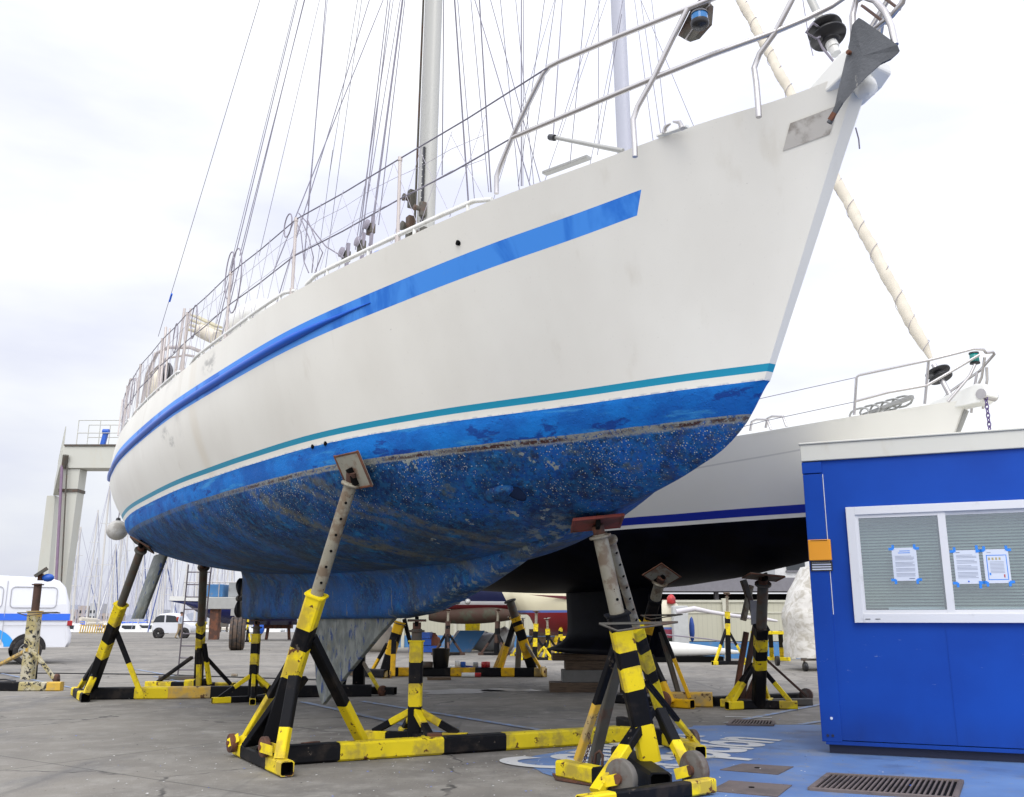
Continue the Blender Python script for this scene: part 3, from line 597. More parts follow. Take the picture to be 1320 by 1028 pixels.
def netting(t0,t1,n,z0,z1,r=.0022):
    b=B()
    for s_ in (1,):
        P=lambda i,k:H1.sheer(t0+(t1-t0)*i/n,s_,-.03,z0+(z1-z0)*k)
        for i in range(n):
            j=random.uniform(-.03,.03)
            b.tube(P(i,0),P(i+1,1)+V((j,0,-.02)),r,'net',n=4,cap=False);b.tube(P(i,1),P(i+1,0)+V((j,0,0)),r,'net',n=4,cap=False)
        b.path([P(i,.5)+V((0,0,random.uniform(-.015,.015))) for i in range(n+1)],r,'net',4);b.path([P(i,.78)+V((0,0,random.uniform(-.015,.015))) for i in range(n+1)],r,'net',4)
    return b
o=bp(netting(3.4,-6.2,34,.03,.66),'safety_net')
# pulpit
pb=PS(640,250,1.20)
lowr=[pm,PS(750,140,.99),PS(840,102,.80),PS(920,70,.62),PS(1000,41,.44),PS(1040,24,.33),PS(1072,8,.23),PS(1092,-6,.17)]
topr=[pb,pb+V((0.,0,.12)),PS(645,214,1.19),pm,PS(684,128,1.15),PS(700,96,1.14),PS(708,86,1.12),PS(722,79,1.10),PS(800,46,.92),PS(885,12,.72),PS(950,-14,.58),PS(1060,-58,.33),PS(1140,-70,.16),PS(1175,-62,.05)]
lb=[PS(818,184,.87),PS(816,155,.86),PS(822,138,.85),PS(843,100,.80),PS(866,52,.76),PS(886,12,.72)]
lc=[PS(977,132,.50),PS(975,108,.49),PS(972,88,.48),PS(979,70,.47),PS(1000,41,.44),PS(1022,-2,.40),PS(1050,-60,.35)]
mir8=lambda p:V((p.x,-p.y*.78,p.z))
for f in (lambda p:p,mir8):
    for P_ in (topr,lowr,lb,lc):
        if f is mir8 and P_ is lc: continue
        if f is mir8 and P_ is topr: f_=mir8
        P_=list(P_)
        if P_[0] not in (lowr[0],pb): P_=[P_[0]-V((0,0,.09))]+P_
        b=B();b.path([f(q) for q in P_],.0165,'steel',10);bp(b,'pulpit_rail')
b=B();q0=PS(1134,38,0.0);b.path([lowr[-1],PS(1098,-14,.1),V((PS(1098,-14,.1).x+.06,0,PS(1098,-14,.1).z+.01)),mir(PS(1098,-14,.1)),mir(lowr[-1])],.0165,'steel',10)
b.path([PS(1122,42,-.02),PS(1150,20,-.02),PS(1163,4,-.02),PS(1168,-20,-.02),PS(1160,-70,0)],.0165,'steel',10)
b.path([PS(1085,95,-.14),PS(1098,60,-.14),PS(1100,20,-.14),PS(1110,-30,-.14)],.014,'steel',10);bp(b,'pulpit_rail')
M['teak']=mk('dark_teak',(.12,.075,.06),.7,0,.3,8)
b=B()
for k in range(3):
    p0=PS(1112+9*k,8-9*k,-.05);p1=PS(1141+9*k,30-9*k,-.05);b.bar(p0,p1,.03,.014,((0,'teak'),))
bp(b,'pulpit_seat')
# bow roller housing
b=B();b.prism([(5.02,3.90),(5.10,3.99),(5.36,4.10),(5.43,4.11),(5.47,4.08),(5.47,4.02),(5.40,3.97),(5.28,3.93)],(0,0,0),(1,0,0),(0,0,1),(0,1,0),.30,'white');bp(b,'anchor_roller_housing',bevel=.012)
b=B();b.lathe((5.40,0,3.93),(.35,0,-.94),[(0,-.07),(.055,-.05),(.062,0),(.055,.04),(0,.06)],'white',16);bp(b,'stem_cap')
b=B();b.prism([(4.62,3.86),(5.05,3.97),(5.07,4.06),(4.98,4.03)],(0,.1,0),(1,0,0),(0,0,1),(0,1,0),.12,'white');bp(b,'bow_chock')
b=B();b.tube((5.45,-.17,4.05),(5.45,-.19,4.05),.012,'rust',n=8);b.tube((5.12,-.15,3.97),(5.12,-.165,3.97),.010,'rust',n=8);bp(b,'bolt')
# forestay, furling drum
fb=PS(1078,70,.0);fd=(PS(1030,-45,0)-fb);fd=V((-.30,0,.95)).normalized()
b=B();b.tube(fb,fb+fd*.07,.028,'white',n=12);b.tube(fb+fd*.05,fb+fd*.17,.034,'white',n=12);bp(b,'forestay_fitting')
b=B();b.lathe(fb+fd*.09,fd,[(.03,0),(.055,.005),(.055,.015),(.04,.02),(.04,.04),(.10,.045),(.105,.055),(.05,.062),(.05,.10),(.055,.11),(.10,.115),(.098,.13),(.03,.14)],'plasticblack',28);bp(b,'furling_drum')
b=B();b.tube(fb+fd*.2,fb+fd*14.,.024,'mastpaint',n=10);bp(b,'forestay')
b=B();b.path([fb+fd*.13+V((-.03,-.06,0)),fb+V((-.02,-.09,.02)),PS(1075,80,.12),PS(1079,92,.13),PS(1086,95,.14)],.007,'rope',6);bp(b,'furling_line');b=B()
b.path([fb+fd*.20+V((0,-.05,0)),PS(1048,30,.2),PS(1039,42,.25),PS(1052,50,.2),fb+fd*.1+V((0,-.09,0))],.006,'rope',6);bp(b,'furling_line');b=B()
b.path([PS(1103,165,-.1),PS(1107,180,-.1),PS(1108,192,-.1)],.004,'rope',6);bp(b,'loose_line');b=B();b.path([PS(1034,-5,-.3),PS(1043,52,-.3),PS(1048,72,-.3)],.003,'rope',5);bp(b,'furling_line')
# navigation light on its shield
b=B();n0=PS(898,28,.70);e0=PS(889,22,.74)
hx=[PS(874,46,.70),PS(884,52,.68),PS(896,48,.66),PS(912,30,.64),PS(914,6,.64),PS(905,-4,.66),PS(893,8,.70)]
cc=sum(hx,V((0,0,0)))/7
b.loft([[q for q in hx],[q+V((-.0,.035,.0)) for q in hx]],'darkpipe',smooth=False);b.bar(hx[1],hx[4],.012,.012,((0,'steel'),));bp(b,'light_bracket')
b=B();c1=PS(902,27,.78);b.lathe(c1+V((0,0,-.045)),(0,0,1),[(0,0),(.040,.005),(.050,.02),(.050,.04)],'plasticblack');b.lathe(c1+V((0,0,.035)),(0,0,1),[(.050,0),(.043,.015),(0,.02)],'plasticblack');nl=bp(b,'navigation_light')
b=B();b.lathe(c1+V((0,0,-.006)),(0,0,1),[(.045,0),(.045,.042)],'lensblue');b.build('lens',nl,local=True)
# deck fittings
b=B()
for dx in (0,.0): pass
a=PS(870,168,.70);b.bar(PS(848,176,.70),PS(886,163,.66),.03,.014,((0,'white'),));b.path([PS(856,172,.70),PS(858,164,.70),PS(864,160,.70)],.010,'steel',8,rs=[.016,.013,.006]);b.path([PS(880,166,.68),PS(876,158,.68),PS(868,157,.68)],.010,'steel',8,rs=[.016,.013,.006]);bp(b,'fairlead')
b=B();b.bar(PS(702,224,.9),PS(759,203,.8),.05,.02,((0,'alum'),));bp(b,'mooring_cleat',bevel=.006)
b=B();b.tube(PS(712,177,.55),PS(803,195,.35),.014,'alum',r1=.018,n=10);b.tube(PS(709,177,.55),PS(715,178,.55),.024,'plasticblack',n=8);bp(b,'whisker_pole')
# mast, its track and cleats
b=B();rg=[]
for z_ in (3.55,8,17.3):
    k=1 if z_<9 else .85;rg.append([V((-.05+.028*(z_-3.55)+.13*k*math.cos(a),.088*k*math.sin(a),z_)) for a in [2*PI*i/24 for i in range(24)]])
b.loft(rg,'mastpaint');b.lathe((-.05,0,3.6),(0,0,1),[(.17,0),(.17,.06),(.13,.1)],'mastpaint');bp(b,'mast')
b=B();m0=V((.05,-.085,4.2));b.bar((.03,-.085,3.75),(.09,-.085,6.0),.03,.02,((0,'plasticblack'),),up=(0,1,0));b.bar((-.16,-.075,3.7),(.09,-.075,12.5),.02,.02,((0,'darkpipe'),))
for k in range(26): b.tube((.034+k*.0021,-.094,3.9+k*.08),(.034+k*.0021,-.102,3.9+k*.08),.006,'white',n=6)
bp(b,'mast_track')
for x_,y_,z_,s1 in ((-.16,-.10,5.50,1),(-.18,-.10,5.18,1.25),(.10,-.09,5.28,.8),(.11,-.08,5.0,.8)):
    b=B();b.box((x_,y_,z_),(.07*s1,.07,.20*s1),'darkpipe');b.lathe((x_,y_-.03,z_),(0,-1,0),[(.035*s1,0),(.03*s1,.03),(.045*s1,.07),(0,.075)],'darkpipe',14);bp(b,'mast_winch',bevel=.008)
# standing and running rigging
def rig(name,p,q,r,m='wire',n=6): b=B();b.tube(p,q,r,m,n=n);return bp(b,name)
MH=V((-.1,0,17.2));SPR=V((-.05,0,10.8))
for s_ in (1,-1):
    rig('shroud',V((-.75,-s_*1.93,3.62)),MH,.005);rig('shroud',V((-.45,-s_*1.93,3.62)),V((-.05,-s_*.9,10.8)),.0045);rig('shroud',V((.55,-s_*1.75,3.62)),V((-.05,-s_*.05,10.6)),.0045)
    rig('backstay',V((-6.3,-s_*.9,3.7)),MH,.0045)
def ln(x0,y0,s0,x1,y1,s1,r=.0042,m='wire',name='halyard'):
    r*=1.3
    a=PS(x1,y1,s1);c_=PS(x0,y0,s0);rig(name,a,a+(c_-a)*1.25,r,m)
for q in [(335,0,.1,204,434,.2,.0045),(393,0,.3,309,330,.9,.0045),(412,0,.2,334,330,.7,.003),(420,0,.3,392,338,1.2,.005),(422,0,.3,397,265,1.1,.0035),(461,0,0,424,230,-.4,.003),(424,230,-.4,405,372,-.5,.003),(494,0,0,352,352,1.6,.0045),
          (500,0,.2,462,320,.9,.0045),(503,0,.2,466,315,.9,.0045),(507,0,.2,458,322,.9,.0035),(519,0,.2,479,300,.8,.0085),(516,0,.2,462,325,.9,.0035),(522,0,.2,488,290,.7,.004),
          (572,0,-.3,570,226,-.3,.0045),(586,0,-.5,604,264,-.6,.007),(590,0,-.4,612,262,-.5,.0035),(607,0,-.7,630,248,-.8,.0035),(612,0,.2,690,262,.5,.004),(618,0,-.7,633,248,-.9,.006),(672,0,-1,672,240,-1,.005),(675,0,-1,674,240,-1,.003),
          (702,0,-.6,668,240,-.8,.0028),(716,0,-.6,682,236,-.8,.0028),(725,0,-.6,713,178,.5,.0035),(755,0,-1,735,208,-1,.0035),(774,0,-1,718,178,.5,.0026),(795,55,-1.2,770,200,-1.2,.003),(772,0,-1.4,771,195,-1.4,.0028)]: ln(*q)
for a_,b_ in (((466,120),(470,60)),((478,150),(481,95))): pass
for (x,y,s_,dx) in ((466,318,.9,0),(478,296,.8,0),(446,332,1.1,0)):
    b=B();q=PS(x,y,s_);b.box(q,(.10,.06,.10),'darkpipe');b.lathe(q+V((.02,-.04,.03)),(0,-1,.2),[(.05,0),(.05,.03),(0,.035)],'rope',12);b.tube(q+V((0,0,-.25)),q+V((.05,0,.12)),.02,'rope',n=8);bp(b,'turning_block',bevel=.008)
b=B();b.sphere(PS(487,332,1.2)+V((0,0,-.03)),.10,'bluestripe',14,(1.6,.7,.8));bp(b,'sail_bag')
b=B();q=PS(378,283,1.8)
for k in range(3): b.path([PS(380+8*k,282,1.75),PS(388+10*k,300+6*k,1.74),PS(392+12*k,338-6*k,1.72),PS(398+4*k,352,1.7)],.005,'rope',6)
b.path([PS(385,275,1.78),PS(400,292,1.7),PS(420,318,1.6),PS(443,332,1.5)],.0055,'rope',6)
b.path([q+V((.1*math.cos(a)-.1,-.01,.10*math.sin(a)-.02)) for a in [2*PI*i/16 for i in range(17)]],.006,'rope',6);bp(b,'sheet_rope')
for cx_,cy_,rr in ((303,362,.27),(250,415,.16),(226,436,.15),(296,355,.2),(171,505,.16)):
    b=B();q=PS(cx_,cy_,1.95);b.path([q+V((rr*.75*math.cos(a),-.01*k,rr*1.15*math.sin(a))) for k,a in [(0,2*PI*i/20) for i in range(21)]],.006,'rope',6);bp(b,'rope_coil')
# stern gear: arch, posts, slatted seat, roll, outboard
for x0,y0,x1,y1,r_ in ((225,488,238,398,.022),(232,482,246,398,.018),(206,506,214,422,.022),(212,500,219,424,.016),(183,520,193,472,.030),(190,512,200,455,.02),(157,545,169,488,.016),(165,540,172,487,.014),(152,562,158,515,.014)):
    b=B();b.tube(PS(x0,y0,1.9),PS(x1,y1,1.85),r_*.72,'stanchion',n=8);bp(b,'stern_post')
b=B();b.path([PS(183,520,1.9),PS(190,482,1.88),PS(203,455,1.85),PS(218,448,1.8),PS(245,448,1.7),PS(262,455,1.6)],.022,'stanchion',8)
b.path([PS(190,485,1.9),PS(215,462,1.85),PS(240,458,1.7),PS(258,461,1.6)],.014,'stanchion',8)
b.path([PS(165,545,1.85),PS(163,510,1.85),PS(168,489,1.85),PS(176,488,1.8),PS(178,520,1.8)],.012,'stanchion',8);bp(b,'pushpit')
M['slat']=mk('pale_slats',(.44,.40,.27),.8,0,.15,10)
b=B()
for k in range(4): b.bar(PS(244+2*k,421-6*k+4,1.75-.12*k),PS(282,433-5*k+4,1.75-.12*k),.09,.025,((0,'slat'),))
bp(b,'slatted_seat');b=B();b.tube(PS(259,427,1.8),PS(281,437,1.8),.075,'canvas',n=14);bp(b,'canvas_roll')
b=B();b.sphere(PS(330,404,1.35)+V((0,0,-.12)),.40,'white',20,(1.7,.7,.5));bp(b,'life_raft_canister')
b=B();b.sphere(PS(216,482,1.7),.10,'plasticblack',14,(.8,.7,1.5));b.tube(PS(214,490,1.7),PS(209,512,1.8),.045,'plasticblack',n=10);bp(b,'outboard_engine')
b=B();b.sphere(PS(200,498,1.6),.28,'canvas',14,(1.,.5,.9));bp(b,'life_buoy_cover')
b=B();q=PS(220,385,.2);b.tube(PS(218.5,389,.2),PS(221.5,379,.2),.022,'bluestripe',n=8);bp(b,'stay_insulator')
# anchor hanging at the bow, roll-bar type
aw=lambda x,y,Y:AT(x,y,Y)
an=thing('anchor','dark weathered anchor with a pale hoop hanging on the bow of the white sailboat','anchor',aw(1090,120,4.35))
b=B();hl=[(1107,23,4.40),(1114,27,4.37),(1135,42,4.28),(1157,58,4.20),(1160,66,4.20),(1150,75,4.23),(1137,81,4.27),(1121,95,4.31),(1104,112,4.35),(1092,127,4.39),(1083,138,4.42),(1077,138,4.44),(1083,110,4.44),(1090,80,4.44),(1097,50,4.43),(1100,30,4.42)]
A_=[aw(*q) for q in hl]
b.add(A_+[aw(1112,72,4.345)],[(i,(i+1)%16,16) for i in range(16)],'anchor');Bk=[q+V((.0,.022,.0)) for q in A_]
b.add(Bk+[aw(1110,70,4.38)],[(i,(i+1)%16,16) for i in range(16)],'anchor');b.add(A_+Bk,[(i,(i+1)%16,16+(i+1)%16,16+i) for i in range(16)],'anchor');b.build('fluke',an)
b=B();b.path([aw(1100,42,4.46),aw(1099,20,4.46),aw(1103,2,4.46),aw(1113,-4,4.43),aw(1128,1,4.36),aw(1141,16,4.30),aw(1149,34,4.26),aw(1154,58,4.25)],.0175,'steel',12);b.build('roll_bar',an)
b=B();b.path([aw(1086,128,4.43),aw(1078,140,4.44),aw(1073,152,4.46),aw(1069,159,4.47)],.012,'anchor',8,rs=[.016,.014,.013,.016]);b.bar(aw(1084,132,4.41),aw(1070,155,4.46),.012,.03,((0,'anchor'),(.6,'rust')));b.build('shank',an)
b=B();q=PS(153,683,1.72);q=H1.W(q+V((-.12,0,0)));
fe=thing('fender','round greyish white fender hanging at the stern of the white sailboat','fender',q)
b.sphere(q,.155,'fenderm' if 'fenderm' in M else 'canvas',20,(1,1,.95));b.build('ball',fe);b=B();b.tube(q+V((0,0,.13)),q+V((.05,0,1.2)),.008,'rope',n=6);b.lathe(q+V((0,0,.13)),(0,0,1),[(.04,0),(.03,.05),(0,.06)],'plasticblack',10);b.build('lanyard',fe)
# ================================================================ SECOND SAILBOAT
O2=V((1.1,15.2,0))
H2=Hull(O2,-6.8,6.87,6.3,2.24,
 [(-6.8,1.35),(-4,1.75),(-2,1.86),(0,1.80),(1.5,1.62),(2.9,1.34),(3.55,1.10),(4.35,.84),(5.15,.52),(5.8,.24),(6.3,.02)],
 [(-6.8,1.7),(-3,2.05),(0,2.05),(3,1.78),(4.2,1.47),(4.94,1.22),(6.0,.74),(6.6,.28),(6.87,.05)],
 [(-6.8,3.0),(-2,3.02),(2,3.06),(4.94,3.15),(6.0,3.215),(6.6,3.28),(6.87,3.31)],
 [(-6.9,2.1),(-5.5,1.92),(-3.57,1.71),(-2.69,1.62),(-.43,1.53),(2.15,1.56),(2.88,1.60),(3.5,1.64),(4.08,1.71),(4.61,1.78),(5.3,1.92),(6.0,2.10),(6.3,2.24)])
t=NT('second_topsides');o=t.sep();u=t.sep(t.uv);n=t.noise(1.,3);c=t.mix(n,(.70,.69,.64),(.78,.77,.72))
bl=t.math('MULTIPLY',t.math('GREATER_THAN',o[2],2.285),t.math('LESS_THAN',o[2],2.375));c=t.mix(bl,c,(.008,.025,.33))
kn=t.math('MULTIPLY',t.step(t.math('ABSOLUTE',t.math('SUBTRACT',u[1],t.math('ADD',.235,t.math('MULTIPLY',t.math('SUBTRACT',6.,u[0]),.018)))),.011,.005),t.math('LESS_THAN',u[0],5.9));c=t.mix(t.math('MULTIPLY',kn,.45),c,(.35,.35,.35))
t.fin(c,.3,0,.35,.0);M['top2']=t.m
t=NT('black_antifouling');n=t.noise(2.5,6);c=t.mix(t.step(n,.4,.65),(.0018,.0022,.005),(.004,.005,.011));t.bump(t.noise(18,5),.15,.006);t.fin(c,.5,0,.05);M['bot2']=t.m
b2=thing('sailboat','white sailboat with navy waterline stripe and black bottom standing behind the big blue-bottomed boat','sailboat',O2,RZ)
ho=bpy.data.objects.new('hull',H2.mesh(M['top2'],M['bot2'],80,14,18));COL.objects.link(ho);ho.parent=b2
def bq(b,name,parent=b2,**k): return b.build(name,parent,local=True,**k)
b=B();rg=[]
for i in range(31):
    t_=-6.7+(6.83+6.7)*i/30;a=H2.sheer(t_,1,-.01,-.02);rg.append([a,V((t_,0,a.z+.04)),V((t_,-a.y,a.z))])
b.loft(rg,'white',closed=False,caps=False);bq(b,'deck')
b=B();rg=[]
for u,t0,hw in ((0,-.42,.16),(.25,-.40,.15),(.5,-.38,.14),(.70,-.39,.15),(.78,-.44,.18),(.85,-.55,.22),(.91,-.74,.27),(.955,-.95,.30),(1.,-.62,.27)):
    z_=1.62-(1.62-.60)*u;e_=1.95+.15*max(0,u-.7)
    n_=18;rg.append([V(((t0+e_)/2+(e_-t0)/2*math.cos(a),hw*math.sin(a)*(1. if u>.75 else .9),z_)) for a in [2*PI*i/n_ for i in range(n_)]])
b.loft(rg,'bot2');bq(b,'keel')
# pulpit of the second boat: pixel, lateral offset
def q2(x,y,s): return PS(x,y,s,H2)
for f in (lambda p:p,mir):
    for P_ in ([q2(1101,535,.78),q2(1104,487,.78),q2(1107,484,.77),q2(1200,464,.42),q2(1255,450,.18),q2(1268,451,.08),q2(1271,455,.0)],[q2(1101,518,.78),q2(1145,506,.62),q2(1195,497,.40),q2(1228,478,.25),q2(1262,458,.05)],[q2(1192,521,.40),q2(1194,500,.40),q2(1197,465,.42)],[q2(1222,518,.30),q2(1250,485,.15),q2(1257,470,.1)]):
        b=B();b.path([f(q) for q in P_],.0145,'steel',8);bq(b,'pulpit_rail')
for dy in (0,31):
    for f in (lambda p:p,mir):
        b=B();b.path([f(q2(1103,487+dy,.78)),f(q2(985,513+dy*.97,1.25)),f(q2(900,535+dy,1.5))],.004,'wire',5);bq(b,'lifeline')
b=B();q=q2(1256,462,.0);b.lathe(q,(0,0,1),[(0,-.05),(.045,-.045),(.045,.045),(0,.05)],'lensgreen',14);b.lathe(q,(0,0,1),[(0,-.065),(.05,-.06),(.05,-.045)],'plasticblack',14);b.lathe(q,(0,0,1),[(.05,.045),(.05,.06),(0,.065)],'plasticblack',14);bq(b,'navigation_light')
b=B();b.prism([(6.35,3.20),(6.30,3.28),(6.55,3.36),(7.03,3.44),(7.12,3.42),(7.14,3.30),(7.05,3.24),(6.80,3.24),(6.6,3.20)],(0,0,0),(1,0,0),(0,0,1),(0,1,0),.20,'white');bq(b,'bow_roller',bevel=.01)
b=B();b.tube((7.08,-.11,3.32),(7.08,.11,3.32),.055,'steel',n=14);bq(b,'roller_wheel')
b=B()
for k in range(16):
    z_=3.28-.045*k;ax=k%2;b.path([V((7.10+(.018 if not ax else 0)*math.cos(a),-.06+(.018 if ax else 0)*math.cos(a),z_+.032*math.sin(a))) for a in [2*PI*i/8 for i in range(8)]],.006,'chainm',5,closed=True)
bq(b,'anchor_chain')
b=B();b.prism([(6.26,2.3),(6.83,3.22),(6.86,3.2),(6.31,2.26)],(0,0,0),(1,0,0),(0,0,1),(0,1,0),.03,'alum');bq(b,'stem_strip')
f0=q2(1222,505,.0);f1=q2(955,0,.0)
f1=q2(955,0,-.0);fdir=(f1-f0)
b=B();b.tube(f0-fdir.normalized()*.1,f0+fdir.normalized()*.35,.028,'steel',n=10);ax=fdir.normalized()
b.lathe(f0+ax*.16,ax,[(.03,0),(.12,.004),(.125,.02),(.06,.03),(.06,.08),(.13,.085),(.13,.10),(.03,.105)],'plasticblack',24);bq(b,'furling_drum')
b=B();P0=f0+ax*.42;L_=fdir.length*1.25;n_=150;rr=[.02+.045*min(1,i/5)*(1+.10*math.sin(i*2.2)+.06*math.sin(i*.7)) for i in range(n_)]
b.path([P0+ax*(L_*i/n_)+V((0,.012*math.sin(i*.5),0)) for i in range(n_)],.06,'canvas',12,rs=rr);fs_=bq(b,'furled_sail')
b=B();X_,Y_,_=frame(ax);pts=[]
for i in range(500):
    a=i*.30;k=i/500;pts.append(P0+ax*(L_*k+.1)+X_*(.069*math.cos(a))+Y_*(.069*math.sin(a))+V((0,.012*math.sin(k*n_*.5),0)))
b.path(pts,.0035,'rope',4);b.build('lashing',fs_,local=True)
m0=q2(812,185,0);b=B();m1=V((m0.x-.02,0,3.1));b.loft([[V((m1.x+.15*math.cos(a)+d_,.10*math.sin(a),z_)) for a in [2*PI*i/20 for i in range(20)]] for z_,d_ in ((3.1,0),(19,-.35))],'mast2');bq(b,'mast')
b=B();b.box((m1.x+.1,-.11,8.3),(.05,.03,.22),'plasticblack');b.box((m1.x+.02,-.11,6.2),(.05,.03,.16),'plasticblack');bq(b,'mast_fitting')
for q in [(818,0,.3,842,182,.9),(826,0,.3,852,175,1.0),(826,0,-.2,893,160,-.5),(840,0,.3,858,166,.8),(782,0,.4,700,240,1.5),(803,0,.4,762,205,1.4),(715,0,.6,640,245,1.6)]:
    a=q2(q[3],q[4],q[5]);c_=q2(q[0],q[1],q[2]);b=B();b.tube(a+(a-c_)*.35,a+(c_-a)*1.3,.005,'wire',n=5);bq(b,'stay')
b=B()
for (x,y,s_) in ((975,556,.9),(995,552,.9)): b.path([q2(x-8,y,s_),q2(x-6,y-12,s_),q2(x,y-15,s_),q2(x+14,y-15,s_),q2(x+19,y-2,s_)],.015,'steel',8)
bq(b,'grab_rail')
b=B();q=q2(1135,527,.3)
for k in range(5): b.path([q+V((.1*k-.2+.13*math.cos(a),.05*k-.1,.06*math.sin(a)+.02*k-.03)) for a in [2*PI*i/10 for i in range(11)]],.012,'alum',6)
b.bar(q+V((-.25,0,-.04)),q+V((.4,0,.05)),.06,.04,((0,'alum'),));bq(b,'windlass_gear')
# ================================================================ BOAT STANDS
def tov(p): return V(p)
def stand(name,label,foot,top,fo,w,bands,rt,arms=(),braces=(),wheels=(),pad=None,tubem='galv',loop=False,holes=0,padm='plate',cat='boat stand',group=None,collar='steelc',base=None,padc='rust'):
    foot=V(foot);top=V(top);root=thing(name,label,cat,base or (foot.x,foot.y,0),0,group)
    ax=(top-foot).normalized();P1=foot+(top-foot)*fo
    b=B();b.bar(foot,P1,w,w,bands,up=(0,-1,.2));b.bar(P1,P1+ax*.014,w*1.18,w*1.18,((0,bands[-1][1]),),up=(0,-1,.2));b.build('outer_post',root)
    b=B();te=top-ax*.10;b.tube(P1-ax*.05,te,rt,tubem,n=14);b.lathe(te-ax*.03,ax,[(rt,0),(rt*1.5,.002),(rt*1.5,.02),(rt,.022)],tubem,16)
    X,Y,_=frame(ax,(0,-1,.2));side=(-Y if Y.y>0 else Y)
    side=(V((0,-1,0))-ax*V((0,-1,0)).dot(ax)).normalized();side=(side+V((.35,0,0))).normalized()
    for k in range(holes):
        q=P1+ax*(.12+.13*k)
        if (q-te).dot(ax)<-.04: b.tube(q+side*(rt*.9),q+side*(rt+.003),.011,'hole',n=8)
    b.build('inner_tube',root)
    if pad:
        sz,nrm=pad[:2];nrm=V(nrm).normalized();b=B();X,Y,Z=frame(nrm,pad[2] if len(pad)>2 else (0,0,1));c0=top-nrm*.018
        b.box(c0,(sz,sz*.92,.018),padm,axes=(X,Y,Z));
        for e_ in (-1,1): b.box(c0+X*(e_*sz*.487)-nrm*.006,(sz*.055,sz*.965,.016),padc,axes=(X,Y,Z));b.box(c0+Y*(e_*sz*.447)-nrm*.0065,(sz*.92,sz*.05,.015),padc,axes=(X,Y,Z))
        p_=b.build('pad',root,bevel=.004);b=B();b.bar(c0-nrm*.012-Y*sz*.35,c0-nrm*.012+Y*sz*.1,.03,.09,((0,'hole'),));b.tube(te-ax*.02,c0-nrm*.02,rt*.8,'rust',n=10);b.build('swivel',p_)
    for a in arms:
        b=B();b.bar(V(a[0]),V(a[1]),a[2],a[2],a[3],up=(0,0,1),hollow=a[4] if len(a)>4 else 0);b.build('base_beam',root)
    for a in braces:
        b=B();b.bar(V(a[0]),V(a[1]),a[2],a[2]*(a[4] if len(a)>4 else .7),a[3],up=(0,0,1));b.build('brace',root)
    for c0,axs,r_,wd,mm,bk in wheels:
        c0=V(c0);axs=V(axs).normalized();b=B();b.lathe(c0-axs*wd/2,axs,[(r_*.25,0),(r_*.72,.002),(r_*.78,.006),(r_*.97,.0),(r_,.008),(r_,wd-.008),(r_*.97,wd),(r_*.78,wd-.006),(r_*.72,wd-.002),(r_*.25,wd)],mm,24)
        wh=b.build('wheel',root);b=B();b.tube(c0-axs*(wd/2+.022),c0+axs*(wd/2+.022),r_*.26,'rust',n=10)
        if bk: b.bar(c0+axs*(wd/2+.012),V(bk)+axs*(wd/2+.012),.07,.006,((0,'yellow'),),up=axs);b.bar(c0-axs*(wd/2+.012),V(bk)-axs*(wd/2+.012),.07,.006,((0,'yellow'),),up=axs)
        b.build('axle_bracket',wh)
    if loop:
        b=B();q=P1-ax*(loop if isinstance(loop,float) else .05);R=w*1.05;u=.24
        b.path([q+V((-R,-R,0)),q+V((R+u,-R*.6,.01)),q+V((R+u*.6,R,.0)),q+V((-R*.6,R,0))],.009,'darkpipe',6,closed=True)
        b.path([q+V((-R,-R,0)),q+V((-R*.2,-R,-.05)),q+V((R+u,-R*.6,.01))],.009,'darkpipe',6);b.build('screw_handle',root)
    return root
Y_,K_='yellow','black'
def bn(*a): return tuple(a)
def tri(foot,r,dirs,w,bandsA,hb,bandsB,z=.05,wb=None):
    """feet lying on the ground + braces up to height hb"""
    arms=[];br=[]
    for d in dirs:
        e=V((foot[0]+math.cos(d)*r,foot[1]+math.sin(d)*r,z));arms.append(((foot[0],foot[1],z),e,w,bandsA,2))
        s_=V((foot[0]+math.cos(d)*r*.82,foot[1]+math.sin(d)*r*.82,z+w*.4));br.append((s_,(foot[0]+math.cos(d)*.03,foot[1]+math.sin(d)*.03,hb),wb or w*.8,bandsB,1.))
    return arms,br
# near left stand
f=V((-1.90,7.72,.12));tp=H1.W(H1.L(.728,-.20,1,.03))
nrm=V((.62,.60,.50))
stand('boat_stand','big striped stand in the left foreground with a rusty square pad on the blue hull',f,tp,.555,.135,bn((0,K_),(.47,Y_),(.665,K_),(.80,Y_)) ,.050,
 arms=[((-2.30,8.30,.06),(-1.62,7.14,.06),.105,bn((0,Y_),(.18,K_),(.72,Y_)),3),((-1.97,7.66,.075),(.98,9.12,.075),.14,bn((0,K_),(.19,'beamyellow'),(.46,K_),(.64,'beamyellow')),1)],
 braces=[((-1.70,7.26,.11),AT(380,872,7.42),.085,bn((0,Y_),(.36,K_)),.8),((-2.25,8.22,.11),AT(388,830,7.7),.06,bn((0,Y_),(.48,K_)),.8),(AT(470,962,8.35),AT(400,822,7.50),.095,bn((0,Y_),(.42,K_)),.8),((-2.05,7.78,.15),AT(385,875,7.6),.22,bn((0,K_)),.2)],
 wheels=[(AT(299,958,8.15),(.7,.5,0),.075,.045,'rust',AT(313,950,8.12)),(AT(341,963,7.42),(.7,.5,0),.075,.045,'rust',AT(357,968,7.3))],
 pad=(.31,nrm,(0,0,1)),holes=6,padm='plate',group='striped boat stands under the big sailboat')
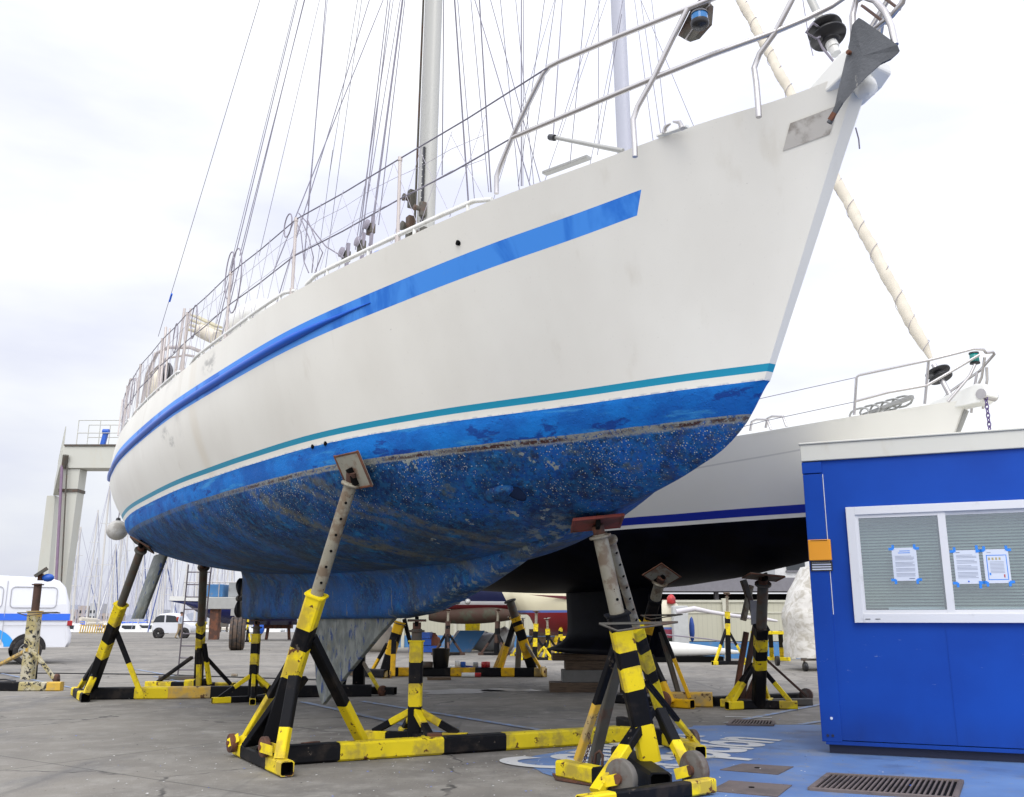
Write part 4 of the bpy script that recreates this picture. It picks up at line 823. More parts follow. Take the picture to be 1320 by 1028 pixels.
# near right stand, front
f=V((.97,6.98,.14));tp=H1.W((2.86,.02,1.80))
stand('boat_stand','nearest striped stand with two rusted wheels and a red oxide pad under the bow',f,tp,.60,.15,bn((0,Y_),(.25,K_),(.50,Y_),(.64,K_),(.76,Y_),(.90,K_)),.053,
 arms=[(G(748,1036,.06),G(917,1012,.06),.088,bn((0,Y_),(.22,K_),(.66,K_),(.80,Y_)),3),(G(852,1012,.07),G(800,975,.07),.15,bn((0,K_)),1),(G(724,990,.07),G(792,1004,.07),.112,bn((0,'beamyellow'),(.72,K_)),0)],
 braces=[(AT(768,1022,6.55),AT(838,916,7.02),.085,bn((0,Y_),(.52,K_)),.8),(AT(886,990,6.75),AT(850,916,7.05),.08,bn((0,Y_),(.42,K_)),.8),(AT(745,980,7.35),AT(794,832,7.0),.06,bn((0,'oldyellow'),(.5,K_)),.8),(AT(765,985,7.6),AT(806,815,7.1),.085,bn((0,'darkpipe')),.6)],
 wheels=[(AT(801,1004,6.55),(-.55,-.5,.0),.125,.055,'steelwheel',AT(781,1008,6.6)),(AT(895,993,6.65),(-.6,-.35,0),.125,.055,'steelwheel',AT(876,998,6.7))],
 pad=(.36,(-.10,.16,1),(0,1,0)),loop=.06,holes=1,padm='redrust',padc='redrust',group='striped boat stands under the big sailboat')
f=V((1.38,8.75,.15));tp=AT(783,682,6.86)
stand('boat_stand','striped stand just behind the nearest one, its thin brace ending on blue pavement',f,tp,.56,.095,bn((0,K_),(.10,K_),(.16,Y_),(.52,K_),(.62,Y_),(.80,K_),(.92,Y_)),.034,
 arms=[(G(800,930,.06),G(903,970,.06),.10,bn((0,K_),(.62,Y_)),2),((.99,9.13,.075),(1.38,8.9,.075),.13,bn((0,Y_),(.5,K_)),0)],
 braces=[(AT(900,962,8.35),AT(834,880,7.85),.05,bn((0,Y_),(.42,K_)),.7)],
 wheels=[(AT(893,953,8.7),(-.7,-.3,0),.085,.045,'steelwheel',AT(884,960,8.6))],pad=None,holes=8,tubem='galv',padm='rust',group='striped boat stands under the big sailboat')
# chain and hook hanging on the near right stand's rear beam
ch=thing('chain','rusty chain and hook draped over the rear beam of the nearest stand','chain',G(745,985))
def chain_links(pts,root,r=.014):
    k=0
    for a,c_ in zip(pts,pts[1:]):
        a=V(a);c_=V(c_);n_=max(1,int((c_-a).length/.030))
        for i in range(n_):
            p=a.lerp(c_,(i+.5)/n_);X,Y,Z=frame(c_-a);u=X if k%2 else Y;k+=1
            b=B();b.path([p+Z*(.020*math.cos(w_))+u*(.010*math.sin(w_)) for w_ in [2*PI*q/8 for q in range(8)]],.0035,'rust',5,closed=True);b.build('link',root)
chain_links([AT(757,938,7.25),AT(761,958,7.22),AT(752,985,7.18),AT(748,1004,7.1)],ch)
chain_links([AT(763,975,7.1),AT(765,1000,7.05)],ch)
b=B();b.path([AT(767,985,7.05),AT(768,972,7.02),AT(773,968,7.0),AT(777,974,7.0),AT(776,990,7.0)],.010,'rust',8);b.build('hook',ch)
b=B();b.box(AT(560,951,8.35)+V((0,0,.02)),(.10,.10,.03),'rust',rz=.4);b.box(AT(400,966,8.0)+V((0,0,.03)),(.16,.05,.05),'rust',rz=.9);
one(b,'steel_lugs','small rusty steel lugs lying on the long striped beam','lug')
b=B();b.add([V((q.x,q.y,.006+dz)) for dz in (0,.012) for q in (G(712,1000),G(800,1012),G(796,1020),G(716,1007))],[(3,2,1,0),(4,5,6,7),(0,1,5,4),(1,2,6,5),(2,3,7,6),(3,0,4,7)],'rust');one(b,'steel_plate','thin rusty plate on the ground under the nearest stand','plate')
# stern left stand
f=V((-6.05,13.95,.12));tp=H1.W(H1.L(.11,-.33,1,.03))
stand('boat_stand','striped stand leaning to the stern of the big sailboat, beside the worn pale stand',f,tp,.60,.14,bn((0,K_),(.42,Y_),(.60,K_),(.80,Y_)),.055,
 arms=[((-6.62,14.75,.06),(-5.88,13.45,.06),.12,bn((0,Y_),(.2,K_),(.6,Y_),(.85,K_)),2),((-6.05,13.95,.08),(-2.1,14.55,.08),.17,bn((0,K_),(.16,Y_),(.27,'oldyellow'),(.42,K_),(.62,'rust'),(.72,K_)),0)],
 braces=[(AT(182,896,13.6),AT(149,812,13.45),.09,bn((0,Y_),(.48,K_)),.8),((-5.93,13.55,.1),AT(122,870,13.6),.1,bn((0,Y_),(.9,K_)),.8),((-6.5,14.6,.1),AT(130,845,13.8),.07,bn((0,Y_),(.3,K_)),.8)],
 wheels=[],pad=(.30,(.45,.25,.85),(0,1,0)),tubem='darkpipe',padm='darkpipe',padc='rust',group='striped boat stands under the big sailboat')
# port stern stand seen under the hull, wide foot
f=V((-2.35,14.9,.12));tp=H1.W((-4.9,1.45,1.98))
a_,b_=tri((-2.35,14.9),.45,(-1.2,1.9),.10,bn((0,K_)),.6,bn((0,K_)))
stand('boat_stand','black stand foot under the hull beyond the grey triangular plate',f,tp,.5,.17,bn((0,K_),(.75,Y_)),.06,arms=[((-2.9,15.0,.07),(-1.75,14.6,.07),.11,bn((0,K_)),2)],
 braces=[(AT(489,890,14.6),AT(463,845,14.7),.06,bn((0,Y_),(.5,'galv')),.7),((-2.6,14.8,.1),(-2.5,14.85,.75),.10,bn((0,K_)),1)],wheels=[(AT(493,891,14.6),(.6,-.5,0),.08,.05,'rust',None)],pad=(.25,(-.4,-.2,.9)),group='striped boat stands under the big sailboat')
# stern post S5
f=V((-5.15,15.95,.12));tp=V((-4.62,14.15,1.96))
stand('boat_stand','striped stand with black pipe beside the aluminium ladder below the stern',f,tp,.50,.12,bn((0,K_),(.6,Y_),(.80,K_),(.88,Y_)),.06,
 arms=[((-6.05,16.1,.06),(-4.5,15.75,.06),.12,bn((0,Y_),(.3,K_),(.8,Y_)),2),((-5.2,15.55,.08),(-4.85,15.5,.10),.2,bn((0,Y_),(.5,K_)),3)],
 braces=[((-5.88,16.1,.1),AT(247,848,15.6),.06,bn((0,K_)),.8),((-4.55,15.7,.1),AT(266,848,15.5),.07,bn((0,K_)),.8),(AT(256,888,15.4),AT(257,836,15.3),.075,bn((0,Y_),(.6,K_)),.8),(AT(270,882,15.4),AT(263,830,15.3),.075,bn((0,Y_),(.55,K_)),.8)],
 pad=(.2,(.2,-.3,1)),tubem='darkpipe',group='striped boat stands under the big sailboat')
# keel props
def prop(x,y,label,topz,w,dirs,r,bands,hb,rt=.05,group=None,t2=None,bA=None,bB=None):
    g=G(x,y);a_,b_=tri((g.x,g.y),r,dirs,w*.72,bA or bn((0,K_),(.55,Y_)),hb,bB or bn((0,K_),(.45,Y_)),z=w*.36,wb=w*.5)
    tp=V((g.x,g.y,topz)) if t2 is None else t2
    return stand('keel_prop',label,(g.x,g.y,.03),tp,.80,w,bands,rt,arms=a_,braces=b_,pad=(w*1.3,(0,0,1)),tubem='darkpipe',padm='darkpipe',group=group,cat='keel prop')
prop(325,905,'short striped post under the aft end of the blue keel',1.12,.112,(-2.6,-.35,-1.3,1.3),.55,bn((0,K_),(.53,Y_),(.70,K_),(.86,Y_)),.36,group='posts under the keel')
prop(534,957,'short striped post on four feet under the front end of the blue keel',1.12,.125,(2.85,-.15,-1.1,1.9),.50,bn((0,K_),(.34,Y_),(.57,K_),(.79,Y_)),.28,group='posts under the keel')
# worn pale stand on the left
f=AT(35,880,16.6);f.z=.12;tp=AT(50,745,16.6)
r_=stand('boat_stand','unused worn stand with peeling cream paint in front of the white van',f,tp,.66,.19,bn((0,'peel'),(.72,'peel'),(.93,'oldyellow')),.065,
 arms=[(G(-40,885,.07),G(80,885,.07),.14,bn((0,K_),(.55,'peel'),(.85,'oldyellow')),0)],braces=[(G(-10,862,.1),AT(36,838,16.5),.07,bn((0,'oldyellow')),.8),(AT(72,878,16.5),AT(42,838,16.5),.07,bn((0,'peel')),.8),(AT(44,875,17.2),AT(49,800,16.8),.09,bn((0,K_),(.25,'oldyellow')),.8)],
 wheels=[(AT(73,877,16.45),(1,.2,0),.10,.06,'rust',None)],tubem='rustypipe',loop=.02,group='stands with no boat on them')
b=B();q=AT(53,738,16.6);b.box(q,(.24,.24,.05),'darkpipe',axes=frame((-.55,-.25,.75)));b.box(q+V((.0,0,-.08)),(.07,.07,.12),'rust');b.build('pad',r_)
b=B();q=AT(62,745,16.6);b.sphere(q,.07,'blue',10,(1.6,1,1));b.build('rag',r_)
# second boat stands
f=AT(832,905,13.2);f=V((1.75,13.3,.12));tp=H2.W(H2.L(.70,-.45,1,.03))
stand('boat_stand','striped stand with square plate pad against the black bottom of the second sailboat',(1.62,13.35,.12),AT(853,741,12.2),.80,.15,bn((0,K_),(.30,'amber'),(.36,K_),(.40,'amber'),(.52,K_),(.68,'amber'),(.82,K_)),.07,
 arms=[((2.05,12.85,.09),(2.62,12.75,.09),.19,bn((0,'oldyellow')),0),((2.62,12.80,.07),(4.05,13.5,.07),.12,bn((0,K_)),0),((1.2,13.6,.06),(2.3,12.45,.06),.11,bn((0,'amber'),(.2,K_),(.75,'amber')),2)],
 braces=[(AT(889,900,12.7),AT(849,800,12.8),.06,bn((0,'amber'),(.50,K_)),.8),(AT(877,902,12.9),AT(852,815,12.9),.12,bn((0,'darkpipe')),.5),(AT(866,906,12.6),AT(838,845,12.8),.09,bn((0,'amber'),(.42,K_)),.8)],
 wheels=[(AT(855,903,12.5),(-.6,-.6,0),.11,.06,'rust',None)],pad=(.36,(.10,.60,.78),(.5,-.8,0)),loop=.25,padm='plate',group='striped boat stands under the black-bottomed sailboat')
g=G(978,914);tp=AT(984,742,11.6)
a_,b_=tri((g.x,g.y),.48,(-2.75,-.25,2.7,1.0),.10,bn((0,K_),(.55,Y_)),.55,bn((0,Y_),(.5,K_)),z=.055,wb=.06)
stand('boat_stand','upright striped stand with tall steel pipe beside the left corner of the blue office',(g.x,g.y,.06),tp,.60,.15,bn((0,K_),(.49,Y_),(.62,K_),(.74,Y_),(.88,K_)),.068,arms=a_,braces=b_,pad=(.42,(.1,.1,1),(0,1,0)),tubem='darkpipe',padm='darkpipe',padc='rust',group='striped boat stands under the black-bottomed sailboat')
st_=thing('rusty_stand','rusty bare brown steel stand with grey plate between the striped stands','boat stand',G(955,905),0,'stands with no boat on them')
for i,(x0,y0,x1,y1,w_,m_) in enumerate(((947,905,962,815,.09,'rust'),(955,907,975,800,.09,'rustypipe'),(962,903,985,850,.10,'rust'),(975,800,958,748,.11,'darkpipe'),(958,800,968,755,.10,'galv'),(1040,898,985,848,.04,'rustypipe'))):
    b=B();b.bar(AT(x0,y0,12.95),AT(x1,y1,12.95),w_,w_*.7,((0,m_),));b.build('strut',st_)
b=B();b.bar(G(945,906,.05),G(1046,905,.05),.09,.09,((0,'rustypipe'),(.4,'darkpipe'),));b.build('base_beam',st_)
b=B();c0=AT(1040,896,13.3);b.lathe(c0,(-.5,-.8,0),[(.02,0),(.09,.0),(.09,.05),(.02,.05)],'steelwheel',18);b.build('wheel',st_)
b=B();b.box(AT(972,790,12.7),(.09,.02,.32),'alum');b.build('plate',st_)
# stern stand of the second boat, with spreader beam
g0=G(500,872);g1=G(705,874)
stand('boat_stand','striped stand leaning above the paint pots, left of the wooden keel blocks',AT(688,868,19.6),AT(655,768,19.2),.72,.19,bn((0,K_),(.30,'amber'),(.62,K_),(.78,'amber'),(.86,K_),(.93,'amber')),.085,
 arms=[(V((g0.x,19.6,.09)),V((.70,19.4,.09)),.17,bn((0,K_),(.07,'amber'),(.22,K_),(.40,'amber'),(.55,K_),(.72,'amber'),(.80,K_),(.92,'oldyellow')),2)],
 braces=[(AT(643,868,19.5),AT(664,800,19.4),.12,bn((0,'amber'),(.5,K_)),.8),(AT(637,866,19.9),AT(652,830,19.7),.10,bn((0,'oldyellow')),.8),(AT(698,864,19.3),AT(675,825,19.4),.07,bn((0,'amber'),(.4,'galv')),.8),(AT(667,868,20.2),AT(670,815,20),.11,bn((0,'darkpipe')),.8)],
 wheels=[(AT(700,866,19.3),(.8,-.4,0),.10,.06,'oldyellow',None)],tubem='darkpipe',group='striped boat stands under the black-bottomed sailboat')
stand('boat_stand','striped stand seen between the grey triangular plate and the front keel post',AT(496,868,19.5),AT(517,797,19.5),.92,.20,bn((0,K_),(.35,'amber'),(.45,'amber'),(.62,K_),(.72,K_),(.80,'amber')),.09,
 arms=[(V((-3.3,19.7,.09)),V((-2.45,18.9,.09)),.15,bn((0,'wood'),(.3,K_)),2)],
 braces=[(AT(506,872,19.1),AT(508,822,19.3),.10,bn((0,'amber'),(.55,K_)),.8),(AT(478,868,19.7),AT(499,830,19.5),.07,bn((0,'amber'),(.5,K_)),.8),(AT(529,830,19.6),AT(521,798,19.6),.10,bn((0,K_)),.8)],
 wheels=[(AT(499,872,19.0),(.8,-.4,0),.12,.07,'oldyellow',None)],tubem='darkpipe',group='striped boat stands under the black-bottomed sailboat')
# wooden and steel packing under the second keel: separate blocks
for (x0,x1,y0,y1,Yb,m_,nm,lb) in ((709,792,880,895,15.3,'wood','timber_block','wide timber baulk on the ground, lowest of the stack under the black keel'),(725,790,864,880,15.35,'concreteblk','concrete_block','grey concrete block in the middle of the stack under the black keel'),(729,790,852,864,15.4,'wood','timber_block','dark timber block below the top plank of the stack under the black keel'),(712,795,843,852,15.4,'wood','timber_plank','topmost brown timber plank of the stack, touching the black keel')):
    a0=AT(x0,y1,Yb);a1=AT(x1,y1,Yb);zt=AT(x0,y0,Yb).z;zb=a0.z
    b=B();b.box(((a0.x+a1.x)/2,Yb+.2,(zt+zb)/2),((a1.x-a0.x),.5,zt-zb-.003),m_,rz=.0);one(b,nm,lb,'block','blocks stacked under the black keel',bevel=.012)
b=B();a0=AT(790,895,15.0);b.box((a0.x+.5,15.2,.1),(.7,.25,.2),'wood',rz=.2);one(b,'timber_block','short timber block lying right of the stack under the black keel','block',bevel=.012)
# ================================================================ BLUE OFFICE
SA=V((2.64,8.38,0));SD=V((.92,-.39,0)).normalized();SN=V((SD.y,-SD.x,0));SN=-SN if SN.y>0 else SN
def S(a,z,o=0.): return SA+SD*a+SN*o+V((0,0,z))
t=NT('blue_cabin_paint');n=t.noise(1.2,4);c=t.mix(t.step(n,.3,.7),(.001,.045,.31),(.002,.058,.37))
zc=t.sep()[2];sc=t.step(t.noise(9,6,t.map((1,1,3.5)),.75),.645,.665);zone=t.math('MULTIPLY',t.step(zc,.35,.7),t.step(zc,1.1,.85));c=t.mix(t.math('MULTIPLY',t.math('MULTIPLY',sc,zone),.6),c,(.22,.30,.45))
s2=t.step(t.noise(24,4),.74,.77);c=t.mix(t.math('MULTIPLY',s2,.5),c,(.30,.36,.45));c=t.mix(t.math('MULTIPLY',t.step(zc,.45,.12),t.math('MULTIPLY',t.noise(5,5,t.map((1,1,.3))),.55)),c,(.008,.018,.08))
t.bump(t.noise(3,3),.05,.02);t.fin(c,.5,0,.22);M['cabin']=t.m
M['fascia']=mk('fascia_cream',(.60,.59,.52),.5,0,.04,2,dirt=((.5,.45,.36),.66,3),stretch=(1,1,.3),bump=0)
M['frame']=mk('white_alu_frame',(.66,.665,.68),.4,0,.03,2,dirt=((.5,.5,.5),.68,6),bump=0)
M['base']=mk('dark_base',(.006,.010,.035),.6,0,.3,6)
M['orange']=mk('orange_plastic',(.80,.32,.01),.4,0,.05,3,bump=0)
t=NT('window_glass')
gl=t.n.new('ShaderNodeBsdfGlass') if 0 else None
t.fin((.9,.95,.95),.03,0,.5);t.b.inputs['Transmission Weight'].default_value=1;t.b.inputs['IOR'].default_value=1.06
gz=t.n.new('ShaderNodeBsdfGlossy');gz.inputs['Roughness'].default_value=.02;gz.inputs['Color'].default_value=(.9,.95,.95,1)
tr=t.n.new('ShaderNodeBsdfTransparent');tr.inputs[0].default_value=(.80,.86,.85,1);mxs=t.n.new('ShaderNodeMixShader');mxs.inputs[0].default_value=.13
t.l.new(tr.outputs[0],mxs.inputs[1]);t.l.new(gz.outputs[0],mxs.inputs[2]);t.l.new(mxs.outputs[0],t.out.inputs[0]);M['glass']=t.m
M['blind']=mk('blind_slat',(.33,.38,.36),.5,0,.05,3,bump=0)
M['paper']=mk('paper',(.62,.66,.74),.8,0,.02,3,bump=0);M['tape']=mk('blue_tape',(.02,.22,.72),.6,0,.05,8,bump=0);M['ink']=mk('grey_ink',(.22,.25,.32),.8,0,.05,3,bump=0);M['goldink']=mk('gold_ink',(.42,.36,.18),.8,0,.05,3,bump=0)
W_=5.2;D_=2.4
of=thing('office_cabin','blue portable office cabin with white roof edge and papers taped in its sliding window','cabin',SA,math.atan2(SD.y,SD.x))
b=B()
def sb(a0,a1,z0,z1,o0,o1,m,bb=None):
    (bb or b).box(S((a0+a1)/2,(z0+z1)/2,(o0+o1)/2),(a1-a0,abs(o1-o0),z1-z0),m,axes=(SD,SN,V((0,0,1))))
# front wall round the window, side and back walls
wx0,wx1,wz0,wz1=.40,2.46,1.14,2.02
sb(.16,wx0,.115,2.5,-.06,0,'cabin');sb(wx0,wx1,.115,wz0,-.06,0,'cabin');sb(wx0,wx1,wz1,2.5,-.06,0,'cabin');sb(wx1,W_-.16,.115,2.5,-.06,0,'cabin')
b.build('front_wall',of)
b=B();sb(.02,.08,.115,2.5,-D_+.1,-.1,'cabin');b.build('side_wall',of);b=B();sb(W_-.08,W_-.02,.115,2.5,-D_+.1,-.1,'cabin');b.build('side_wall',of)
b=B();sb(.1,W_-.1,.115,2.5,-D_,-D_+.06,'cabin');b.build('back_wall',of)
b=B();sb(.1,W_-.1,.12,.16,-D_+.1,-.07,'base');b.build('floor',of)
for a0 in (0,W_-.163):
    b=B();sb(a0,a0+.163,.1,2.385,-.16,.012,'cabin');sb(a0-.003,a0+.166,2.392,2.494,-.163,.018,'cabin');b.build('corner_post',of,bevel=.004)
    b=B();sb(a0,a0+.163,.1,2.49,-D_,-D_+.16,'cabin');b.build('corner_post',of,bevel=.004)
for a in (1.05,2.7,3.7): b=B();sb(a-.002,a+.002,.12,wz0-.09,.0,.004,'cabin');b.build('panel_seam',of)
b=B();sb(.168,.174,1.15,2.38,.0,.006,'frame');b.build('sealant_bead',of)
b=B();sb(-.005,W_+.005,2.503,2.655,-D_-.01,.03,'fascia');sb(-.015,W_+.015,2.655,2.672,-D_-.03,.045,'fascia');b.build('roof',of,bevel=.006)
b=B();sb(.05,W_-.05,.0,.078,-D_+.02,-.05,'base');sb(.03,W_-.03,.078,.108,-D_,.008,'cabin');b.build('plinth',of)  # lower box near-black: shadow of the base recess put into its colour
b=B()
for a in (.05,.09): b.tube(S(a,.15,.013),S(a,.15,.02),.012,'base',n=8)
b.tube(S(.09,.29,.012),S(.09,.29,.016),.012,'paper',n=7);b.build('bolt',of)
# window
wd=B();b=wd;F0,F1=.018,.045
sb(.342,.415,1.08,2.07,-.02,F1,'frame');sb(2.45,2.52,1.08,2.07,-.02,F1,'frame');sb(.415,2.45,1.08,1.155,-.02,F1-.002,'frame');sb(.415,2.45,2.00,2.07,-.02,F1-.002,'frame');win=b.build('window',of,bevel=.003)
for a0,a1,o in ((.415,1.135,.028),(1.075,1.80,.012),(1.80,2.45,.028)):
    b=B();sb(a0,a0+(.026 if a0<1 else .052),1.155,2.0,-.008,o,'frame');sb(a1-.06 if a0<1 else a1-.03,a1,1.155,2.0,-.008,o,'frame')
    x0=a0+(.026 if a0<1 else .052);x1=a1-(.06 if a0<1 else .03);sb(x0,x1,1.155,1.186,-.008,o-.002,'frame');sb(x0,x1,1.97,2.0,-.008,o-.002,'frame');b.build('sash',win,root=of)
    b=B();sb(x0,x1,1.186,1.97,.000,.003,'glass');b.build('pane',win,root=of)
b=B()
for k in range(31):
    z=1.975-.0255*k
    for a0,a1 in ((.43,1.06),(1.10,1.79),(1.83,2.44)):
        c0=S((a0+a1)/2,z,-.085);axs=(SD,(SN*math.cos(.75)+V((0,0,-1))*math.sin(.75)).normalized(),(SN*math.sin(.75)+V((0,0,1))*math.cos(.75)).normalized())
        b.box(c0,(a1-a0,.024,.0012),'blind',axes=axs)
for a in (.50,.98,1.18,1.62,1.9): sb(a,a+.002,1.19,1.99,-.095,-.092,'ink')
b.build('blind',win,root=of)
b=B();sb(.42,2.45,1.15,2.05,-.16,-.14,'holecloth' if 'holecloth' in M else 'base');b.build('unlit_room_sheet',win,root=of)  # dark sheet behind the blinds, standing in for the unlit room
b=B();sb(.62,1.06,1.19,1.208,-.075,-.055,'paper');sb(1.14,1.75,1.19,1.204,-.075,-.055,'paper');b.build('blind_rail',win,root=of)
b=B()
for a in (.42,.50): sb(a+.01,a+.05,1.108,1.113,F1-.003,F1+.001,'hole')
b.build('drain_slot',win,root=of)
# papers taped inside the panes (top-level things)
OFF=.0055
def paper(a0,z0,a1,z1,lab,kind,tilt=.0):
    p=thing('notice',lab,'notice',S((a0+a1)/2,z0,OFF),0,'papers taped to the office window')
    b=B();sb(a0,a1,z0,z1,OFF,OFF+.001,'paper',b);b.build('sheet',p)
    b=B();o0=OFF+.0014
    if kind=='text':
        sb(a0+.06,a1-.05,z1-.030,z1-.024,o0,o0+.0004,'tape',b);sb(a0+.05,a1-.05,z1-.046,z1-.040,o0,o0+.0004,'tape',b)
        for k in range(17):
            if k in (4,9,13): continue
            sb(a0+.022,a1-.022-random.random()*.03*(k%3==0),z1-.072-.0105*k,z1-.0685-.0105*k,o0,o0+.0004,'ink',b)
        sb(a1-.075,a1-.03,z0+.014,z0+.022,o0,o0+.0004,'ink',b)
    elif kind=='letter':
        sb(a0+.02,a0+.05,z1-.022,z1-.015,o0,o0+.0004,'ink',b)
        for k in range(18):
            if k in (3,7,12): continue
            sb(a0+.02,a1-.02-random.random()*.05*(k%4==0),z1-.042-.011*k,z1-.0385-.011*k,o0,o0+.0004,'ink',b)
        b.sphere(S((a0+a1)/2,z0+.02,o0),.007,'bluestripe',8,(1,1,1))
    else:
        for x0,x1,y0,y1 in ((a0+.022,a1-.016,z1-.052,z1-.046),(a0+.022,a0+.028,z0+.03,z1-.052),(a1-.022,a1-.016,z0+.03,z1-.052),(a0+.022,a1-.016,z0+.026,z0+.032)): sb(x0,x1,y0,y1,o0,o0+.0004,'tape',b)
        for k in range(4): sb(a0+.036+.026*k,a0+.050+.026*k,z1-.088,z1-.068,o0,o0+.0004,'goldink',b)
        for k in range(9): sb(a0+.045,a1-.04,z1-.105-.011*k,z1-.102-.011*k,o0,o0+.0004,'ink',b)
        sb(a0+.034,a0+.046,z0+.065,z0+.085,o0,o0+.0004,'tape',b);sb(a1-.05,a1-.04,z0+.045,z0+.07,o0,o0+.0004,'red',b)
        sb(a0+.03,a0+.06,z1-.028,z1-.024,o0,o0+.0004,'ink',b)
    b.build('print',p)
    for i,(a,z) in enumerate(((a0,z1),(a1,z1),(a0,z0),(a1,z0))):
        sx=-1 if a==a0 else 1;sz=1 if z==z1 else -1
        b=B();c0=S(a+sx*.006,z-sz*.008,OFF+.0025);b.box(c0,(.036,.022,.0006),'tape',axes=(SD,V((0,0,1)),SN));c0=S(a-sx*.012,z+sz*.008,OFF+.0032);b.box(c0,(.02,.038 if not(kind=='letter' and sx>0) else .06,.0006),'tape',axes=(SD,V((0,0,1)),SN));b.build('tape_strip',p)
paper(.687,1.428,.882,1.706,'white printed notice taped alone in the left window pane','text')
paper(1.165,1.395,1.358,1.672,'white letter taped in the right pane, next to the mullion','letter')
paper(1.388,1.398,1.577,1.674,'certificate with blue border taped at the right of the plain letter','cert')
ob=thing('orange_box','orange plastic box fixed on the corner post of the blue office','box',S(.10,1.6,.012))
b=B();sb(.006,.196,1.613,1.795,.0125,.06,'orange');b.build('case',ob,bevel=.006);b=B();sb(.03,.17,1.783,1.788,.06,.063,'hole');b.build('slot',ob)
np_=thing('name_plate','black plate with white strips below the orange box on the blue office','sign',S(.10,1.52,.012))
b=B();sb(.012,.195,1.522,1.607,.0125,.022,'plasticblack');b.build('board',np_)
b=B()
for k in range(3): sb(.024,.184,1.532+.021*k,1.543+.021*k,.0222,.0236,'paper')
b.build('white_strip',np_);b=B();
for k in range(9): sb(.028+.017*k,.038+.017*k,1.594,1.601,.0222,.0232,'grey')
b.build('print',np_)
# ================================================================ LEFT BACKGROUND
# van: length runs away to the left, side faces the camera
VD=V((-.86,-.51,0)).normalized();VN=V((VD.y,-VD.x,0));VN=VN if VN.y<0 else -VN
v0=G(86,842);v0=AT(88,846,25.3);v0.z=0
van=thing('parked_van','white van with blue stripe parked at the left edge of the yard','van',v0,0)
def VP(a,z,o=0.): return v0+VD*a+VN*o+V((0,0,z))
prof=[(.03,.42),(-.02,.55),(-.02,.75),(.05,.95),(.05,1.2),(.10,1.55),(.22,1.95),(.38,2.12),(.65,2.20),(2.2,2.24),(3.3,2.2),(3.6,2.08),(4.3,1.4),(4.9,1.15),(5.1,.8),(5.1,.42)]
M['vanpaint']=mk('van_white',(.70,.71,.74),.25,0,.03,2,bump=0);M['groove']=mk('panel_groove',(.38,.38,.40),.6,0,.05,3,bump=0)
b=B();rings=[]
for o,k,dz in ((0,.97,0),(.0,1.,0),(-.95,1.,0),(-1.9,1.,0),(-1.93,.97,0)):
    r_=[]
    for a,z in prof:
        inn=.16*max(0,(z-1.05)/1.2)**1.3;oo=o+(-inn if o>-.5 else (inn if o<-1. else 0));kk=k;r_.append(VP(2.55+(a-2.55)*kk,.42+(z-.42)*(kk if kk<1 else 1),oo+(.03 if k<1 and o==0 else 0)))
    rings.append(r_)
b.loft(rings,'vanpaint');b.build('body',van,bevel=.0)
def side(a,z,o=.0): return VP(a,z,o+.034-.16*max(0,(z-1.05)/1.2)**1.3)
def ribbon(b,pts,m):   # closed polygon on the side
    b.add([side(a,z,.004) for a,z in pts],[tuple(range(len(pts)))],m)
b=B()
for i in range(12): ribbon(b,[(.06+.4*i,1.10),(.06+.4*(i+1),1.10),(.06+.4*(i+1),1.27),(.06+.4*i,1.27)],'bluestripe')
b.build('side_stripe',van)
b=B();cx_,cz_=2.15,.42
for i in range(14):
    u0,u1=PI*.02+PI*.5*i/14,PI*.02+PI*.5*(i+1)/14
    ribbon(b,[(cx_-.62*math.cos(u0),cz_+.40*math.sin(u0)),(cx_-.62*math.cos(u1),cz_+.40*math.sin(u1)),(cx_-.86*math.cos(u1),cz_+.54*math.sin(u1)),(cx_-.86*math.cos(u0),cz_+.54*math.sin(u0))][::-1],'lightblue')
for i in range(10):
    x0=cx_+.0+.3*i;ribbon(b,[(x0,cz_+.40-.02*i),(x0+.3,cz_+.38-.02*i),(x0+.3,cz_+.55),(x0,cz_+.55)],'lightblue')
b.build('swirl_graphic',van)
for a0,a1 in ((.42,1.50),(1.68,2.9)):
    b=B();pts=[];R=.10
    for cx,cz,u0 in ((a1-R,1.95-R,0),(a0+R,1.95-R,PI/2),(a0+R,1.42+R,PI),(a1-R,1.42+R,1.5*PI)):
        for i in range(5): pts.append(side(cx+R*math.cos(u0+PI/2*i/4),cz+R*math.sin(u0+PI/2*i/4),.004))
    b.path(pts,.010,'groove',5,closed=True);b.build('blank_window',van)
b=B();b.path([side(1.60,z,.003) for z in (.5,.9,1.3,1.7,2.1)],.007,'groove',5);b.path([side(a,.98,.003) for a in (.1,.6,1.2,1.6)],.005,'groove',5);b.build('door_seam',van)
b=B();b.box(side(.05,1.03,-.03),(.12,.08,.13),'red',axes=(VD,VN,V((0,0,1))));b.build('tail_lamp',van,bevel=.01)
